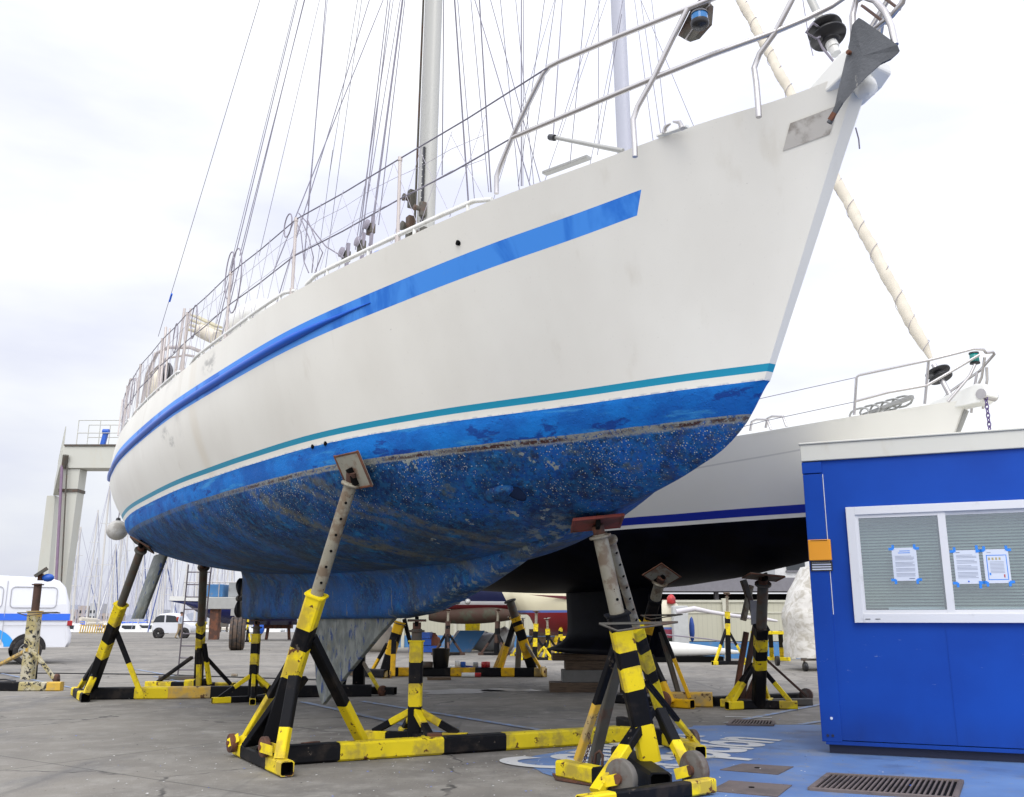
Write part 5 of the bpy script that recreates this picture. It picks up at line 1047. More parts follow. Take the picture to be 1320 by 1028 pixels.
for a in (.98,4.1):
    c0=VP(a,.33,-.10);b=B();n_=20
    pts=[side(a+.42*math.cos(PI*i/n_-.12*(1-2*i/n_)),.36+.42*math.sin(PI*i/n_),.006) for i in range(n_+1)];b.add(pts+[VP(a+.42,.35,.04),VP(a-.42,.35,.04)],[tuple(range(n_+1))],'rubber');b.build('wheel_arch',van)
    b=B();b.lathe(c0,VN,[(.20,.10),(.31,.10),(.335,.13),(.335,.20),(.31,.22),(.22,.225),(.20,.20)],'rubber',32);wh=b.build('wheel',van)
    b=B();b.lathe(c0,VN,[(.05,.20),(.055,.215),(.0,.22)],'alum',12)
    for k in range(6):
        u=2*PI*k/6+.3;X=VD*math.cos(u)+V((0,0,1))*math.sin(u);b.bar(c0+VN*.205+X*.03,c0+VN*.205+X*.205,.055,.02,((0,'alum'),),up=VN)
    b.path([c0+VN*.205+VD*(.205*math.cos(u))+V((0,0,.205*math.sin(u))) for u in [2*PI*k/24 for k in range(24)]],.016,'alum',6,closed=True);b.build('rim',wh,root=van)
    c1=VP(a,.33,-1.9);b=B();b.lathe(c1,VN,[(.0,.02),(.335,.02),(.335,.2),(.0,.2)],'rubber',24);b.build('wheel',van)
# travel lift
tl=thing('travel_lift','tall white boat hoist gantry with walkway rails behind the van and the stern','boat hoist',(-21.5,46,0))
M['lift']=mk('lift_white',(.49,.49,.43),.45,0,.05,1.2,dirt=((.48,.46,.38),.62,2),stretch=(1,1,.3),bump=0)
def pyr(b,c0,s0,c1,s1,m):
    b.loft([[V(c)+V((i*s[0]/2,j*s[1]/2,0)) for i,j in((-1,-1),(1,-1),(1,1),(-1,1))] for c,s in((c0,s0),(c1,s1))],m,smooth=False)
b=B();p0=AT(74,815,46.4);p1=AT(96,603,46.4);pyr(b,(p0.x,46.4,0),(.45,.6),(p1.x,46.4,8.45),(.95,.8),'lift');b.build('leg',tl)
b=B();p1=AT(94.5,620,46.4);pyr(b,(p1.x,46.38,7.3),(.95,.88),(p1.x,46.38,7.45),(.95,.88),'darkpipe');b.build('leg_flange',tl)
b=B();p0=AT(52,815,57);p1=AT(71,630,57);pyr(b,(p0.x,57,0),(.8,.8),(p1.x,57,8.5),(.5,.8),'lift');b.build('leg',tl)
b=B();b.box((-15.9,46.4,9.03),(13.2,1.0,1.12),'lift');b.build('cross_girder',tl,bevel=.03)
b=B();b.box((-15.9,46.4,9.63),(13.0,1.15,.08),'darkpipe');b.box((-15.9,46.9,9.65),(12.5,.8,.06),'grey');b.build('walkway',tl)
b=B();d=V((-5.4,10.6,0)).normalized();b.box((-25.0,51.5,9.0),(.7,12.,.95),'lift',rz=math.atan2(d.y,d.x)-PI/2);b.build('side_girder',tl,bevel=.03)
b=B();p0=AT(70,815,45.8);p1=AT(80,600,45.8);b.tube((p0.x,45.8,0),(p1.x,45.8,8.6),.07,'pipeviolet',n=10);b.tube((p0.x+.25,45.8,0),(p1.x+.25,45.8,8.6),.04,'darkpipe',n=6);b.tube((-22.3,45.9,8.5),(-22.2,45.7,9.1),.14,'darkpipe',n=12);b.build('hydraulic_pipe',tl)
b=B();b.bar((-20.55,46.0,9.66),(-20.45,46.0,10.3),.22,.22,((0,'blue'),));b.tube((-20.6,46,10.35),(-20.3,46,10.35),.13,'blue',n=10);b.build('blue_cylinder',tl)
b=B()
for k in range(12):
    x=-21.8+1.1*k
    for y in (45.85,47.0): b.tube((x,y,9.6),(x,y,10.9),.022,'lift',n=5)
for y in (45.85,47.0):
    for z in (10.25,10.9): b.tube((-21.8,y,z),(-9.5,y,z),.022,'lift',n=5)
for k in range(11):
    q=V((-22.4,46.0,0))+d*1.15*k
    b.tube(q+V((-.1,0,9.4)),q+V((-.1,0,10.6)),.022,'lift',n=5)
for z in (10.0,10.6): b.tube(V((-22.5,46,z)),V((-22.5,46,z))+d*11.8,.022,'lift',n=5)
b.build('guard_rail',tl)
b=B();b.box((-25.0,52,8.35),(.5,1.5,.3),'grey',rz=.4);b.tube((-24.2,50.5,7.2),(-24.2,50.5,9),.06,'blue',n=6);b.build('hoist_winch',tl)
# striped quay barrier
bb=thing('barrier','low yellow slatted barrier on the far quay edge left of the leaning stand','barrier',G(118,817))
b=B()
for k in range(11):
    q=AT(103+3.1*k,813,84);b.bar((q.x,84,0),(q.x+.1,84,.75),.10,.05,((0,'oldyellow'),),up=(0,1,0))
b.build('slat',bb);b=B();q0=AT(102,813,84.1);q1=AT(136,813,84.1);b.bar((q0.x,84.1,.68),(q1.x,84.1,.68),.12,.06,((0,'oldyellow'),));b.bar((q0.x,84.1,.08),(q1.x,84.1,.08),.12,.06,((0,'peel'),));b.build('rail',bb)
# moored boats with bare masts
def moored(L,mast,hullm,cover,lean=0,mizzen=False):
    r=thing('moored_sailboat','x','sailboat',(0,0,0))
    b=B();rg=[]
    for u in [i/8 for i in range(9)]:
        x=-L/2+L*u;hb=L*.14*(math.sin(PI*min(1,.22+u*.78)))**.6 if u<1 else .03;zt=.95+.45*u*u
        rg.append([V((x,-hb,zt)),V((x,-hb*.8,.15)),V((x,0,-.3)),V((x,hb*.8,.15)),V((x,hb,zt))])
    b.loft(rg,hullm,closed=True);b.build('hull',r,local=True)
    b=B();b.box((-L*.02,0,1.35),(L*.36,L*.16,.55),'white');b.box((-L*.02,0,1.4),(L*.30,L*.163,.16),'glassdark');b.build('cabin',r,local=True,bevel=.05)
    b=B();b.loft([[V((L*.06+.12*math.cos(a)-.25*(z>3),.09*math.sin(a),z)) for a in [2*PI*i/8 for i in range(8)]] for z in (1.2,mast)],'mooredmast');
    for z in (.42,.68): b.bar((L*.06-.1,-L*.09*(1.3-z),1+mast*z),(L*.06-.1,L*.09*(1.3-z),1+mast*z),.08,.05,((0,'mooredmast'),))
    b.build('mast',r,local=True)
    b=B();b.tube((L*.05,0,2.2),(-L*.34,0,2.3),.16,cover,n=8);b.build('boom',r,local=True)
    b=B();tp=V((L*.06-.25,0,mast))
    for q in (V((L*.49,0,1.4)),V((-L*.48,0,1.)),V((0,L*.12,1.)),V((0,-L*.12,1.))): b.tube(tp,q,.022,'wirepale',n=4,cap=False)
    b.build('stay',r,local=True)
    if mizzen: b=B();b.tube((L*.46,0,1.5),tp*.97+V((L*.46*.03,0,0)),.055,'navyblue' if mizzen==2 else 'white',n=6);b.build('furled_sail',r,local=True)
    return r
M['mooredmast']=mk('moored_mast',(.58,.56,.52),.4,0,.05,2,bump=0);M['wirepale']=mk('pale_wire',(.36,.36,.44),.5,0,.05,2,bump=0)
protos=[moored(11,14.5,'white','canvas'),moored(9.5,12.5,'white','bluestripe',mizzen=2),moored(13,17.5,'white','canvas',mizzen=1),moored(10.5,13.5,'navy','navy'),moored(8.5,11,'white','bluestripe')]
LB=['white moored sailboat with bare mast and pale boom cover in the harbour','white moored sailboat with blue furled headsail and blue boom cover in the harbour','tall masted white moored sailboat with white furled headsail in the harbour','navy hulled moored sailboat with dark boom cover in the harbour','small white moored sailboat with short mast and blue boom cover in the harbour']
GP=['pale covered yachts moored in the harbour','blue trimmed yachts moored in the harbour','tall yachts moored in the harbour','navy yachts moored in the harbour','small yachts moored in the harbour']
used=set();random.seed(21)
spots=[]
for row,(Yr,n_) in enumerate(((102,11),(122,13),(150,14),(190,14))):
    for k in range(n_):
        x=80+ (360-80)*(k+random.uniform(.1,.9))/n_;spots.append((x,Yr+random.uniform(-5,5)))
for i,(px,Yr) in enumerate(spots):
    k=random.choice((0,0,0,2,3,4,4,1,2));q=AT(px,813,Yr);sc=random.uniform(.85,1.15)
    o=protos[k] if k not in used else copy_tree(protos[k]);used.add(k)
    o.location=(q.x,Yr,-1.5);o.rotation_euler=(0,0,random.choice((1.2,1.5,1.7,-1.4,-1.6))+random.uniform(-.15,.15));o.scale=(sc,sc,sc*random.uniform(.85,1.15));o['label']=LB[k];o['group']=GP[k]
for k in range(5):
    if k not in used: protos[k].location=(-40,110,-1.5);protos[k]['label']=LB[k]
# pontoon clutter near the quay: small motor boats
def motorboat(nm,label,px,Yr,L,hm,top='white',rz=0.,group='small motor boats along the quay',z=-1.3):
    q=AT(px,813,Yr);r=thing(nm,label,'motor boat',(q.x,Yr,z),rz,group)
    b=B();rg=[]
    for u in [i/8 for i in range(9)]:
        x=-L/2+L*u;hb=L*.17*(1-max(0,u-.45)**2*3.2)*1. if u<.98 else .05;zt=1.0+.35*u*u
        rg.append([V((x,-hb,zt)),V((x,-hb*.75,.3)),V((x,0,.05+.5*max(0,u-.7))),V((x,hb*.75,.3)),V((x,hb,zt))])
    b.loft(rg,hm);b.build('hull',r,local=True)
    b=B();b.loft([[V((-L*.2,-L*.13,1.0)),V((L*.2,-L*.12,1.1)),V((L*.2,L*.12,1.1)),V((-L*.2,L*.13,1.0))],[V((-L*.17,-L*.11,2.1)),V((L*.04,-L*.10,2.1)),V((L*.04,L*.10,2.1)),V((-L*.17,L*.11,2.1))]],top,smooth=False);b.build('cabin',r,local=True,bevel=.04)
    b=B();b.box((-L*.06,0,1.72),(L*.24,L*.235,.38),'glassdark');b.build('window_band',r,local=True);return r
for px,Yr,L,hm,lb in ((95,99,6,'white','small white motor boat moored just right of the van tail'),(150,100,6.5,'white','white motor boat moored behind the leaning stern stand'),(172,97,5.5,'grey','small grey motor boat at the quay left of the rudder tip'),(196,98,5,'bluestripe','blue motor boat at the quay right of the rudder tip'),(183,104,7,'white','white motor boat moored behind the rudder tip')):
    motorboat('motor_boat',lb,px,Yr,L,hm,rz=random.uniform(-.4,.4))
# far shore buildings
for i,(x0,x1,h_,m_) in enumerate(((84,98,786,'farbrown'),(99,113,781,'farbrown'),(114,122,778,'fargrey'),(190,207,786,'fargrey'),(128,146,791,'farbrown'))):
    a=AT(x0,800,330);c_=AT(x1,800,330);tz=AT(x0,h_,330).z
    r=thing('far_building',['low brown waterfront building beyond the moored masts, leftmost','taller brown waterfront building beyond the masts right of the van','narrow grey waterfront building beside the taller brown one','pale grey waterfront building beyond the rudder tip','flat brown waterfront building left of the leaning stern post'][i],'building',((a.x+c_.x)/2,330,-1.5),0,'buildings on the far shore')
    b=B();b.box(((a.x+c_.x)/2,335,(tz-1.5)/2),(c_.x-a.x,10,tz+1.5),m_);b.build('wall',r);b=B()
    n_=max(2,int((c_.x-a.x)/1.3))
    for k in range(n_):
        for z in range(2,int(tz)-0,2): b.box((a.x+(k+.5)*(c_.x-a.x)/n_,329.95,z),(.6,.1,1.),'glassdark')
    b.build('windows',r)
b=B();sh=B();pts=[]
rg=[]
for i in range(60):
    x=-1500+ i*36;h_=14+10*math.sin(i*.7)+6*math.sin(i*1.9);rg.append([V((x,1500,-2)),V((x,1560,h_*.6)),V((x,1640,h_))])
sh.loft(rg,'farhill',closed=False,caps=False);struct(sh,'hills')
# small white car
q=G(214,819);q=V((-21.75,61.5,0));car=thing('parked_car','small white car with black wheel parked on the quay left of the ladder','car',q)
def cpt(a,z,o=0): return q+V((a*.8,o,z))
prof=[(-1.25,.30),(-1.32,.6),(-1.28,.85),(-1.1,1.25),(-.75,1.50),(0,1.56),(.6,1.48),(1.0,1.1),(1.6,.95),(1.85,.75),(1.9,.35)]
b=B();b.loft([[cpt(a*k,z*(1 if z<.8 else kz),o) for a,z in prof] for o,k,kz in ((-.80,.93,.93),(-.76,1,1),(.76,1,1),(.80,.93,.93))],'vanpaint');b.build('body',car)
b=B();b.prism([(-1.0,.98),(-.85,1.30),(-.6,1.42),(-.3,1.42),(-.3,.98)],q+V((0,-.79,0)),(1,0,0),(0,0,1),(0,1,0),.04,'glassdark');b.build('side_window',car)
b=B();b.prism([(-.2,.98),(-.2,1.42),(.35,1.38),(.8,.98)],q+V((0,-.79,0)),(1,0,0),(0,0,1),(0,1,0),.04,'glassdark');b.build('side_window',car)
for a in (-.75,1.25):
    b=B();b.lathe(cpt(a,.31,-.70),(0,-1,0),[(0,0),(.36,0),(.36,.14),(.16,.15),(.14,.13),(0,.13)],'rubber',20);wh=b.build('wheel',car);b=B();b.tube(cpt(a,.31,-.83),cpt(a,.31,-.86),.05,'alum',n=8);b.build('hub',wh,root=car)
# person walking (viewed from the side), one continuous body
def person(loc,h,label):
    r=thing('person',label,'person',loc);s=h/1.75
    P={'hip':(0,0,.93),'belly':(0,0,1.10),'chest':(.03,0,1.33),'neck':(.05,0,1.48),'head':(.07,0,1.60),'top':(.07,0,1.72),'hl':(0,.10,.90),'kl':(.14,.10,.50),'al':(.02,.10,.09),'tl':(.18,.10,.05),'hr':(0,-.10,.90),'kr':(-.05,-.10,.50),'ar':(-.22,-.10,.12),'tr':(-.06,-.10,.05),'sl':(.03,.19,1.40),'el':(.02,.25,1.12),'wl':(.20,.24,.95),'sr':(.03,-.19,1.40),'er':(-.03,-.25,1.12),'wr':(.15,-.24,.93)}
    R={'hip':.13,'belly':.13,'chest':.15,'neck':.055,'head':.095,'top':.07,'hl':.10,'kl':.065,'al':.045,'tl':.04,'hr':.10,'kr':.065,'ar':.045,'tr':.04,'sl':.065,'el':.045,'wl':.033,'sr':.065,'er':.045,'wr':.033}
    E_=[('hip','belly'),('belly','chest'),('chest','neck'),('neck','head'),('head','top'),('hip','hl'),('hl','kl'),('kl','al'),('al','tl'),('hip','hr'),('hr','kr'),('kr','ar'),('ar','tr'),('chest','sl'),('sl','el'),('el','wl'),('chest','sr'),('sr','er'),('er','wr')]
    ks=list(P);me=bpy.data.meshes.new('body');me.from_pydata([tuple(c*s for c in P[k]) for k in ks],[(ks.index(a),ks.index(b_)) for a,b_ in E_],[])
    o=bpy.data.objects.new('body',me);COL.objects.link(o);o.parent=r;m=o.modifiers.new('skin','SKIN')
    for i,k in enumerate(ks): me.skin_vertices[0].data[i].radius=(R[k]*s,R[k]*s);me.skin_vertices[0].data[i].use_root=(i==0)
    o.modifiers.new('sub','SUBSURF').levels=2
    for md in o.modifiers:
        if md.type=='SUBSURF': md.render_levels=2
    t=NT('person_clothes');z=t.sep()[2];x=t.sep()[1]
    c=t.mix(t.math('GREATER_THAN',z,.98*s),(.34,.25,.14),(.55,.60,.68));c=t.mix(t.math('GREATER_THAN',z,1.46*s),c,(.42,.24,.17));c=t.mix(t.math('LESS_THAN',z,.10*s),c,(.05,.04,.03));t.fin(c,.85);me.materials.append(t.m)
    b=B();b.sphere((.055*s,0,1.665*s),.105*s,'hair',14,(1.05,.95,.75));b.build('hair',r,local=True)
    b=B();b.sphere((-.16*s,-.05,1.27*s),.13*s,'redcloth',12,(.6,1,1.3));b.build('backpack',r,local=True)
    return r
M['redcloth']=mk('red_cloth',(.40,.06,.03),.9)
person(V((-20.1,58,0)),1.62,'person in pale shirt and khaki trousers walking behind the ladder')
# ladder
la=thing('ladder','aluminium ladder leaning up to the stern of the white sailboat','ladder',V((-6.5,18.9,0)))
L0=G(224,878);L0=V((-6.55,19.0,.02));T0_=AT(243,728,18.0);R0=L0+V((.42,.06,0));R1=T0_+V((.42,.06,0))
T0_=L0+(T0_-L0)*1.0
for p,q in ((L0,T0_),(R0,R1)): b=B();b.bar(p,q,.025,.05,((0,'darkalum'),));b.build('side_rail',la)
for k in range(9): b=B();u=(k+.6)/9.2;b.tube(L0.lerp(T0_,u),R0.lerp(R1,u),.012,'darkalum',n=8);b.build('rung',la)
b=B();b.bar(G(205,874,.04),G(262,874,.04),.07,.07,((0,'darkpipe'),));one(b,'steel_bar','dark steel bar lying on the ground at the foot of the ladder','bar')
# air hose on the ground
b=B();pts=[G(-30,868,.012),G(60,868,.012),G(150,869,.012),G(215,870,.012),G(300,873,.012),G(400,876,.012),G(440,878,.012)];b.path(pts,.014,'plasticblack',6);q=G(302,873);b.tube((q.x-.06,q.y,.03),(q.x+.06,q.y,.03),.035,'galv',n=8);one(b,'hose','thin dark hose lying across the concrete behind the stern stands','hose')
b=B();b.path([G(-10,880,.02),G(8,879,.02),G(20,878,.02),G(8,876,.02),G(-10,876,.02)],.014,'plasticblack',6);one(b,'cable','loose dark cable end on the ground below the van','cable')
# trailer with tyre and the navy motor yacht on it
mb=thing('motor_yacht','navy hulled motor yacht with white deck standing in the yard beyond the ladder','motor boat',V((-17.,55,1.0)),0)
b=B();rg=[]
for u in [i/12 for i in range(13)]:
    x=-19.0+9.5*u;zt=2.20-.35*min(1,u*2)*.4;zb=.85+(1.25)*max(0,1-u*3.2)**1.6;hb=1.5*min(1,.05+u*2.2)**.6
    rg.append([V((x-(.8*(1-u*4) if u<.25 else 0),55-hb,zt)),V((x,55-hb*.9,(zt+zb)/2)),V((x,55,zb)),V((x,55+hb*.9,(zt+zb)/2)),V((x-(.8*(1-u*4) if u<.25 else 0),55+hb,zt))])
b.loft(rg,'navy');b.build('hull',mb)
b=B();rg=[]
for u in [i/12 for i in range(13)]:
    x=-19.7+10.2*u;zt=2.21-.14*min(1,u*2);hb=1.52*min(1,.05+u*2.2)**.6;rg.append([V((x,55-hb,zt)),V((x,55-hb,zt+.25)),V((x,55+hb,zt+.25)),V((x,55+hb,zt))])
b.loft(rg,'white',smooth=False);b.build('deck',mb)
b=B();b.box((-16.9,54.6,2.75),(.9,1.2,.7),'bluewall');b.box((-15.6,55,2.8),(1.1,1.8,.8),'grey');b.box((-13.4,55,2.95),(2.2,2.2,1.0),'white');b.box((-14.4,53.88,3.05),(2.4,.03,.4),'glassdark');b.build('cabin',mb,bevel=.08)
b=B()
for x in (-18,-16.6,-15.2,-13.8,-12.5): b.tube((x,53.8,2.4),(x,53.8,3.2),.03,'steel',n=5)
b.tube((-18.6,53.8,3.2),(-12,53.8,3.2),.03,'steel',n=5);b.build('guard_rail',mb)
tr_=thing('boat_trailer','grey steel boat carrier with rusty legs and big tyre behind the propeller','trailer',V((-13,40,0)))
b=B();b.box((-11.2,41,1.82),(4.2,.5,.50),'alum');b.build('main_beam',tr_,bevel=.02)
b=B();b.box((-12.75,41.1,.95),(.36,.4,1.3),'rust');b.build('leg',tr_)
b=B();b.tube((-13.55,36.9,.62),(-13.2,36.9,.62),.01,'hole');b.build('hub',tr_)
WA=V((-.97,-.24,0)).normalized();c0=AT(306,818,36.5);c0.z=.62
b=B();b.lathe(c0-WA*.28,WA,[(.22,.03),(.30,0),(.52,.0),(.60,.04),(.62,.12),(.62,.44),(.60,.52),(.52,.56),(.30,.56),(.22,.53)],'tyrem',36);ty=b.build('tyre',tr_);b=B()
for k in range(3): b.path([c0+WA*(-.16+.16*k)+frame(WA)[0]*(.622*math.cos(u))+frame(WA)[1]*(.622*math.sin(u)) for u in [2*PI*i/30 for i in range(30)]],.012,'hole',4,closed=True)
b.build('tread_groove',ty,root=tr_)
b=B();b.lathe(c0-WA*.20,WA,[(0,-.02),(.10,-.02),(.12,.02),(.22,.04),(.24,-.04)],'galv',20);b.build('rim',tr_)
b=B();b.box((c0.x+.5,c0.y+.5,1.4),(1.8,.4,.25),'alum');b.box((c0.x,c0.y+.2,1.3),(.3,.4,.9),'alum');b.build('axle_beam',tr_)
for (px,py,w_,h_,m_,lb) in ((358,822,1.6,1.35,'rust','rusty steel trestle seen under the aft end of the blue keel'),(288,812,.8,1.0,'darkpipe','dark engine trolley beside the big tyre')):
    q=G(px,py+3);b=B();
    for sx in (-1,1): b.bar((q.x+sx*w_*.42,q.y,0),(q.x+sx*w_*.36,q.y,h_*.7),.16,.16,((0,m_),))
    b.box((q.x,q.y,h_*.72),(w_,.5,h_*.5),m_);b.bar((q.x-w_/2,q.y,h_),(q.x+w_/2,q.y,h_),.14,.14,((0,m_),));one(b,'steel_trestle',lb,'trestle')
q=G(333,820);b=B();b.sphere((q.x,q.y,.6),.55,'blue',14,(.8,.6,1.1));one(b,'tarpaulin','crumpled blue tarpaulin between the big tyre and the rusty trestle','tarpaulin')
q=G(283,822)
# yard behind, middle: fence of beige panels with blue foot
t=NT('fence_panel');o=t.sep(t.map((7,1,1)));wv=t.math('PINGPONG',o[0],.5);c=t.mix(t.math('MULTIPLY',t.step(wv,.07,.0),.5),(.47,.46,.36),(.27,.27,.22));c=t.mix(t.math('MULTIPLY',t.noise(3,5,t.map((1,1,.2))),.25),c,(.34,.32,.24));t.fin(c,.8);M['fence']=t.m
M['fencecap']=mk('fence_cap',(.50,.49,.40),.8);
def fence(label,xs,Yf,zt,n):
    f0=thing('fence',label,'fence',V((xs[0],Yf,0)));W=(xs[1]-xs[0])/n
    b=B();b.box(((xs[0]+xs[1])/2,Yf+.02,.24),(xs[1]-xs[0],.10,.48),'bluewall');b.build('blue_base',f0)
    for k in range(n): b=B();b.box((xs[0]+W*(k+.5),Yf,(zt+.5)/2),(W-.14,.06,zt-.5),'fence');b.build('panel',f0)
    for k in range(n+1): b=B();b.box((xs[0]+W*k,Yf-.04,(zt+.08)/2),(.13,.14,zt+.08),'fencecap');b.build('post',f0)
    b=B();b.box(((xs[0]+xs[1])/2,Yf-.01,zt),(xs[1]-xs[0],.12,.07),'fencecap');b.box(((xs[0]+xs[1])/2,Yf-.01,zt*.80),(xs[1]-xs[0],.09,.05),'fencecap');b.build('rail',f0)
fence('beige panel fence with blue foot below the grey building on the right',(4.4,22),28.6,1.66,9)
fence('distant beige fence with blue foot behind the stored stands and clutter',(-9,4.2),40.5,2.3,6)
# building on the right behind
bd=thing('building','white and grey building with dark ground floor behind the fence on the right','building',V((14,44,0)))
b=B();b.box((17,50,5.0),(26,8,4.4),'bldwhite');b.build('wall',bd)
b=B();b.box((17,45.0,2.72),(26,2.2,.62),'bldgrey');b.build('canopy',bd)
b=B();b.box((17,49,1.2),(26,6,2.3),'hole');b.build('ground_floor',bd)
for k in range(12):
    x=5.4+2.1*k;b=B();b.box((x,45.97,3.9),(.9,.08,.9),'glassdark');w0=b.build('window',bd);b=B();b.box((x,45.93,3.42),(1.0,.14,.07),'bldgrey');b.build('sill',w0,root=bd)
for k in range(6): b=B();b.box((5.5+4.2*k,45.2,1.2),(.18,.3,2.4),'bldgrey');b.build('pillar',bd)
b=B();b.box((11.6,45.5,3.45),(1.9,.8,.75),'grey');b.build('air_conditioner',bd,bevel=.03)
b=B();b.box((6.5,45.6,4.4),(1.1,.7,1.5),'bldwhite');b.build('balcony_box',bd)
# wrapped trolley
x0=AT(1022,862,21.6);t=NT('plastic_wrap');n=t.noise(4,6,t.map((1,1,1.6)),.65,.8);c=t.mix(t.step(n,.35,.6),(.46,.43,.36),(.70,.68,.63));t.bump(t.noise(2.5,4,t.map((1,1,.6))),.6,.06);t.fin(c,.3,0,.5);M['wrap']=t.m
tw_=thing('wrapped_trolley','tall load wrapped in cloudy plastic on castors left of the blue office','trolley',V((6.9,21.8,0)))
b=B();rg=[]
random.seed(4)
for i in range(15):
    u=i/14;z=.28+2.05*u;xl=6.38+.42*max(0,u-.45)**1.5*3.0+random.uniform(-.03,.03);rg.append([V((xl,21.5,z)),V((xl+.3,21.4+random.uniform(-.04,.04),z)),V((8.0,21.4,z)),V((8.0,22.9,z)),V((xl+.2,22.9,z)),V((xl,22.6,z))])
b.loft(rg,'wrap');b.build('wrapped_load',tw_)
b=B();b.bar((6.42,21.45,.26),(8.0,21.45,.26),.06,.06,((0,'darkpipe'),));b.tube((7.15,21.36,.3),(7.15,21.36,1.55),.02,'darkpipe',n=6);b.tube((6.95,21.36,1.5),(7.7,21.36,1.5),.02,'darkpipe',n=6);b.build('frame',tw_)
for x in (6.5,7.5):
    b=B();b.lathe((x-.02,21.45,.10),(1,.2,0),[(0,0),(.10,0),(.10,.05),(0,.05)],'plasticblack',16);b.bar((x,21.5,.26),(x,21.47,.12),.04,.04,((0,'galv'),));b.build('castor',tw_)
# white hull and bundled mast lying by the fence, electrical cabinet
hb=thing('beach_catamaran','white narrow catamaran hull lying on the ground by the fence','catamaran',V((4.3,26.3,0)))
b=B();rg=[]
for i in range(13):
    u=i/12;x=2.7+3.5*u;zc=.40-.14*u+.0;r_=.25*(1-.35*u)*math.sin(PI*min(1,max(.06,.25+u*.72)))**.7;rg.append([V((x,26.2+.25*math.cos(a)*r_/.3,zc+r_*math.sin(a))) for a in [2*PI*k/12 for k in range(12)]])
b.loft(rg,'white');b.build('hull',hb);b=B();b.path([V((3.3,26.0,.85)),V((4.2,25.95,.72)),V((5.2,25.95,.62)),V((6.2,26,.48))],.02,'rope',6);b.build('rope',hb)
b=B();b.tube((4.3,26.6,.06),(4.3,26.6,.3),.3,'rubber',n=14);b.box((4.5,26.2,.08),(2.4,.4,.14),'hole');b.build('cradle',hb)
b=B();b.path([AT(872,789,25.8),AT(895,785,25.8),AT(915,789,25.8),AT(945,794,25.8),AT(990,799,25.8),AT(1002,801,25.8)],.09,'canvaswhite',8,rs=[.07,.07,.05,.05,.045,.03]);one(b,'wrapped_mast','white wrapped mast lying level in front of the beige fence','mast')
b=B();q=AT(878,838,26.9);b.box((q.x,26.9,.95),(.42,.35,1.1),'fencecap2');one(b,'metal_cabinet','grey white metal cabinet standing behind the catamaran hull','cabinet',bevel=.02)
b=B();q=AT(893,838,27.3);b.sphere((q.x,27.3,.85),.2,'navyblue',10,(.4,.5,1.8));one(b,'blue_bundle','blue bundle of sheeting hung beside the metal cabinet','tarpaulin')
# yellow trestle far right
yt=thing('trestle','low yellow trestle with wheels by the fence near the wrapped load','trestle',V((7.6,26.3,0)))
b=B();b.bar(AT(968,816,25.3),AT(1022,816,25.3),.09,.09,((0,Y_),));b.build('top_bar',yt)
for x in (993,1006):
    b=B();b.bar(G(x+2,848,.1),AT(x,816,25.3),.12,.12,((0,Y_),(.5,K_)));b.build('leg',yt)
b=B();b.bar(G(985,849,.08),G(1018,850,.08),.10,.10,((0,Y_),));b.build('foot_beam',yt);b=B();b.tube(G(1000,852,.12),G(1004,852,.12),.12,'rubber',n=14);b.build('wheel',yt)
# distant unused stands, copied
def small_stand(label,bands,s=1.,tube='galv'):
    a_,b_=tri((0,0),.75,(-2.6,-.3,1.4),.11,bn((0,K_),(.7,Y_)),.95,bn((0,Y_),(.5,K_)))
    return stand('boat_stand',label,(0,0,.05),(0.08,0,1.95),.72,.17,bands,.05,arms=a_,braces=b_,pad=(.22,(.1,.2,1)),tubem=tube,group='spare stands standing about the yard')
s1=small_stand('distant striped stand with slim feet before the beige fence, left of the rusty frame',bn((0,K_),(.55,Y_),(.78,K_),(.88,Y_)))
q=G(939,857);s1.location=(q.x,q.y,0);s1.scale=(.72,.72,.92)
s2=small_stand('spare striped stand among the stored stands behind the black keel',bn((0,K_),(.35,Y_),(.6,K_),(.8,Y_)));q=G(689,851);s2.location=(q.x,q.y,0);s2.scale=(.8,.8,.7)
labels=['spare stand leaning left of the timber blocks in the yard behind','spare stand under the red bottomed boat','dark stand carrying the rusty bulb, right one','dark stand carrying the rusty bulb, left one','spare stand in the row beyond the red bottomed boat','far spare stand behind the tyre','far spare striped stand near the engine trolley']
for i,(px,py,sx,sz) in enumerate(((708,850,.7,.6),(722,848,.6,.62),(640,845,.8,.75),(576,845,.8,.75),(676,846,.6,.6),(318,828,.6,.8))):
    c_=copy_tree((s2,s1)[i%2]);q=G(px,py);c_.location=(q.x,q.y,0);c_.scale=(sx,sx,sz);c_.rotation_euler=(0,0,random.uniform(0,6));c_['label']=labels[i]
    if i in (2,3):
        for ch in c_.children:
            if ch.type=='MESH':
                ch.data=ch.data.copy()
                for k_,m_ in enumerate(ch.data.materials):
                    if m_ and m_.name.startswith('yellow'): ch.data.materials[k_]=M['rustypipe']
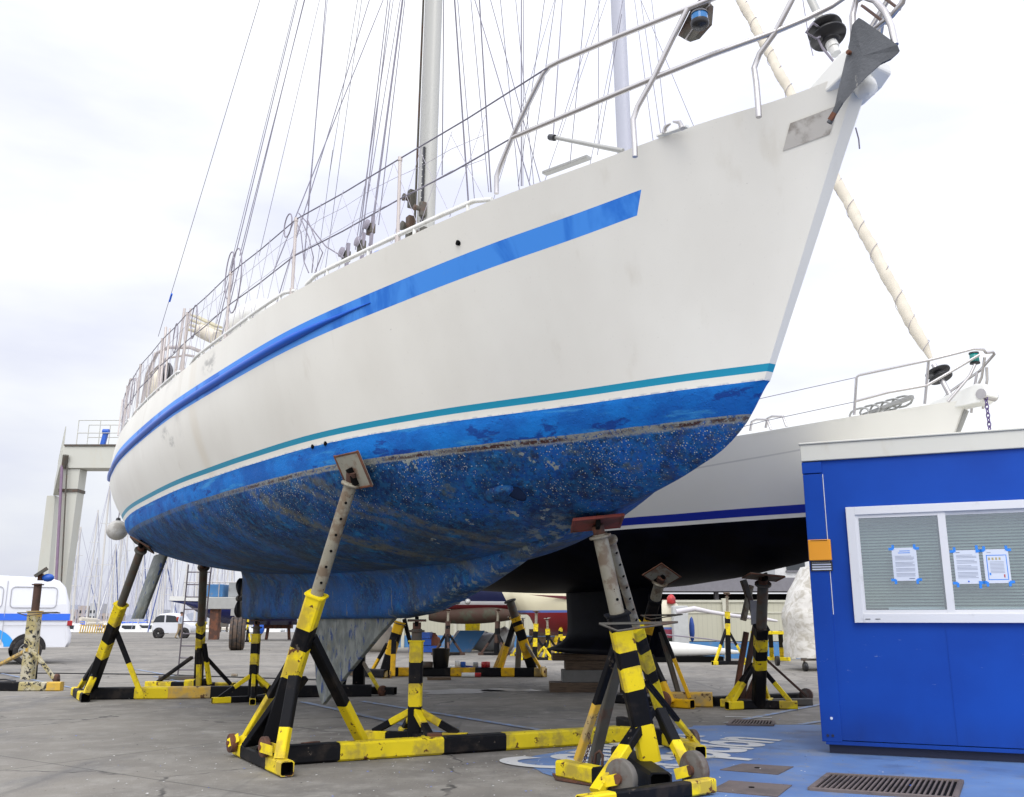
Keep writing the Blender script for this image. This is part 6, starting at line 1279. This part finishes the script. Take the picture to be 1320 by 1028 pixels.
# race boat: navy hull on its rusty bulb keel
rb=thing('racing_sailboat','navy racing sailboat with white and dark red bands and a long rusty keel bulb','sailboat',V((-1.5,33,0)))
b=B();a0=AT(553,793,33);a1=AT(668,793,33);rg=[]
for i in range(21):
    u=i/20;r_=.36*(math.sin(PI*min(1,.08+u*.86)))**.45*(1-.25*u);rg.append([V((a0.x+(a1.x-a0.x)*u,33+r_*math.cos(a),a0.z+r_*.95*math.sin(a))) for a in [2*PI*k/16 for k in range(16)]])
b.loft(rg,'bulb');b.build('keel_bulb',rb)
b=B();b.box(((a0.x+a1.x)/2,33.3,1.5),(1.0,.12,.6),'bulb');b.build('keel_fin',rb)
b=B();rg=[]
for i in range(15):
    u=i/14;x=a0.x-3+7.2*u;hb=1.6*math.sin(PI*min(1,.2+.8*u))**.6 if u<1 else .05;rg.append([V((x,34-hb,3.1)),V((x,34-hb*.95,1.75)),V((x,34-hb*.85,1.5)),V((x,34,1.3)),V((x,34+hb*.85,1.5)),V((x,34+hb*.95,1.75)),V((x,34+hb,3.1))])
b.loft(rg,'racehull');b.build('hull',rb)
for x in (590,603):
    b=B();q=AT(x,776,32);b.lathe(q,(0,-1,.2),[(0,0),(.07,0),(.10,.02),(.05,.04),(0,.05)],'alum',14);b.build('propeller_blade',rb)
# cream boat with red bottom
cb=thing('cream_sailboat','cream sailboat with dark red bottom seen between the two keels','sailboat',V((1,30,0)))
b=B();a0=AT(640,766,30);rg=[]
for i in range(17):
    u=i/16;x=a0.x+.0+5.0*u;rk=max(0,1-u*5);zt=2.3;zw=1.35;zb=.62+.8*max(0,1-u*2.4)**1.7;hb=1.15*min(1,.03+u*2.4)**.65*(1-.25*max(0,u-.7));s=.55*max(0,1-u*4.)
    rg.append([V((x,30-hb,zt)),V((x+s*.9,30-hb*.94,zw)),V((x+s*1.5,30-hb*.6,zb+.2)),V((x+s*1.8,30,zb)),V((x+s*1.5,30+hb*.6,zb+.2)),V((x+s*.9,30+hb*.94,zw)),V((x,30+hb,zt))])
b.loft(rg,'creamhull');b.build('hull',cb)
b=B();b.prism([(0,1.86),(1.3,1.70),(5.5,1.55),(5.5,1.68),(1.5,1.80)],(a0.x+1.0,28.85,0),(1,0,0),(0,0,1),(0,1,0),.02,'darkred');b.build('side_flash',cb)
b=B();q=AT(865,768,27.2);b.lathe((q.x,27.2,1.55),(0,0,1),[(.0,0),(.13,.02),(.12,.18),(.06,.26),(0,.28)],'red',12);b.build('red_cap',cb)
b=B();q0=AT(866,835,27.4);rg=[]
for z,w_ in ((.38,.12),(.5,.20),(.75,.26),(1.2,.30),(1.55,.27),(1.66,.12)): rg.append([V((q0.x-.05+w_*math.cos(a),27.4+w_*.6*math.sin(a),z)) for a in [2*PI*k/14 for k in range(14)]])
b.loft(rg,'sternm');b.build('transom_end',cb)
# clutter on and behind the spreader beam
def lathe_one(nm,lab,cat,px,py,Yb,prof,m,n=18,**k):
    q=AT(px,py,Yb);b=B();b.lathe((q.x,Yb,.178),(0,0,1),prof,m,n);return one(b,nm,lab,cat,**k)
lathe_one('bucket','black plastic bucket standing on the striped spreader beam','bucket',568,866,19.6,[(0,0),(.15,0),(.185,.36),(.20,.37),(.18,.37),(.14,.02),(0,.02)],'plasticblack')
for i,(px,lb,m_,r_,h_) in enumerate(((547,'grey paint tray heap beside the front keel post','darkpipe',.17,.10),(590,'white paint pot on the spreader beam right of the bucket','white',.06,.12),(597,'blue paint pot on the spreader beam','blue',.05,.10),(626,'round red lid can on the spreader beam','red',.09,.10),(613,'clear jar on the spreader beam beside the red can','grey',.055,.09))):
    lathe_one('paint_pot',lb,'pot',px,867,19.55,[(0,0),(r_,0),(r_,h_),(r_*.9,h_+.01),(0,h_+.012)],m_,group='paint pots on the striped beam')
b=B();b.tube(AT(598,862,20.6),AT(662,868,20.6),.075,'navy',n=14);b.tube(AT(580,861,20.6),AT(598,862,20.6),.055,'white',n=12);one(b,'rolled_tube','long dark blue tube with white end lying behind the striped beam','tube')
b=B();q=AT(603,874,19.2);b.tube((q.x-.12,19.2,.05),(q.x+.14,19.2,.05),.045,'white',n=10);b.tube((q.x+.14,19.2,.05),(q.x+.26,19.2,.05),.042,'red',n=10);one(b,'sealant_tube','white tube with red nozzle lying in front of the striped beam','tube')
b=B();q=G(635,868);b.box((q.x-.2,20.3,.03),(2.6,.8,.04),'sand',rz=.05);one(b,'plywood_sheet','thin yellowish board lying behind the striped beam','board')
b=B();q=G(566,877);b.box((q.x,q.y,.03),(.45,.12,.05),'wood',rz=.1);one(b,'timber_offcut','small timber offcut in front of the striped beam below the bucket','timber')
yb=[(609,842,'tall yellow bin standing before the blue foot of the far fence','yellow',.7,1.35)]
for px,py,lb,m_,w_,h_ in yb:
    q=G(px,838);b=B();b.loft([[V((q.x+i*w_*.42*k,q.y+j*w_*.4*k,z)) for i,j in((-1,-1),(1,-1),(1,1),(-1,1))] for z,k in ((0,.8),(h_*.9,1.),(h_*.9,1.08),(h_,1.05))],m_,smooth=False);one(b,'yellow_bin',lb,'bin')
for i,(px,w_,h_,m_,nm,lb) in enumerate(((590,.9,.8,'bluewall','blue_board','blue board leaning among the clutter left of the yellow bin'),(583,.7,.8,'white','white_board','white board leaning on the blue one among the clutter'),(626,1.3,.7,'grey','grey_tarpaulin','grey tarpaulin heap right of the yellow bin'),(543,1.0,.7,'blue','blue_crate','blue crate among the clutter behind the front keel post'),(556,.7,.7,'orangecloth','orange_net','faded orange heap of netting left of the bulb stand'),(487,1.2,1.2,'canvas','pale_bundle','pale bundle in the yard behind the grey plate'),(650,.8,.9,'alum','round_buoy','pale round buoy under the rusty bulb'),(735,1.2,.9,'yellow','yellow_sack','yellow sack behind the top of the timber stack'),(700,1.6,.8,'wood','timber_pile','pile of brown timber under the red bottomed boat'),(745,2.4,.5,'oldyellow','yellow_beam','stored yellow beam behind the black keel'))):
    q=G(px,841-.5*(i%3));b=B()
    if 'board' in nm: b.prism([(-w_/2,0),(w_/2,0),(w_/2+.5,h_),(-w_/2+.5,h_)],(q.x,q.y,0),(1,0,0),V((0,.4,.9)).normalized(),(0,.9,-.4),.05,m_)
    elif nm in('timber_pile','yellow_beam','blue_crate'):
        for k in range(3): b.box((q.x+random.uniform(-.2,.2),q.y,h_*(k+.5)/3),(w_*(1-.2*k),.6,h_/3-.02),m_,rz=random.uniform(-.1,.1))
    else:
        b.sphere((q.x,q.y,h_*.45),h_*.5,m_,16,(w_/h_,.8,1))
        for k_,v_ in enumerate(b.v): b.v[k_]=V((v_.x+random.uniform(-.05,.05),v_.y,max(0,v_.z+random.uniform(-.05,.05))))
    one(b,nm,lb,nm.replace('_',' ').split(' ')[-1],'stored gear in the yard')
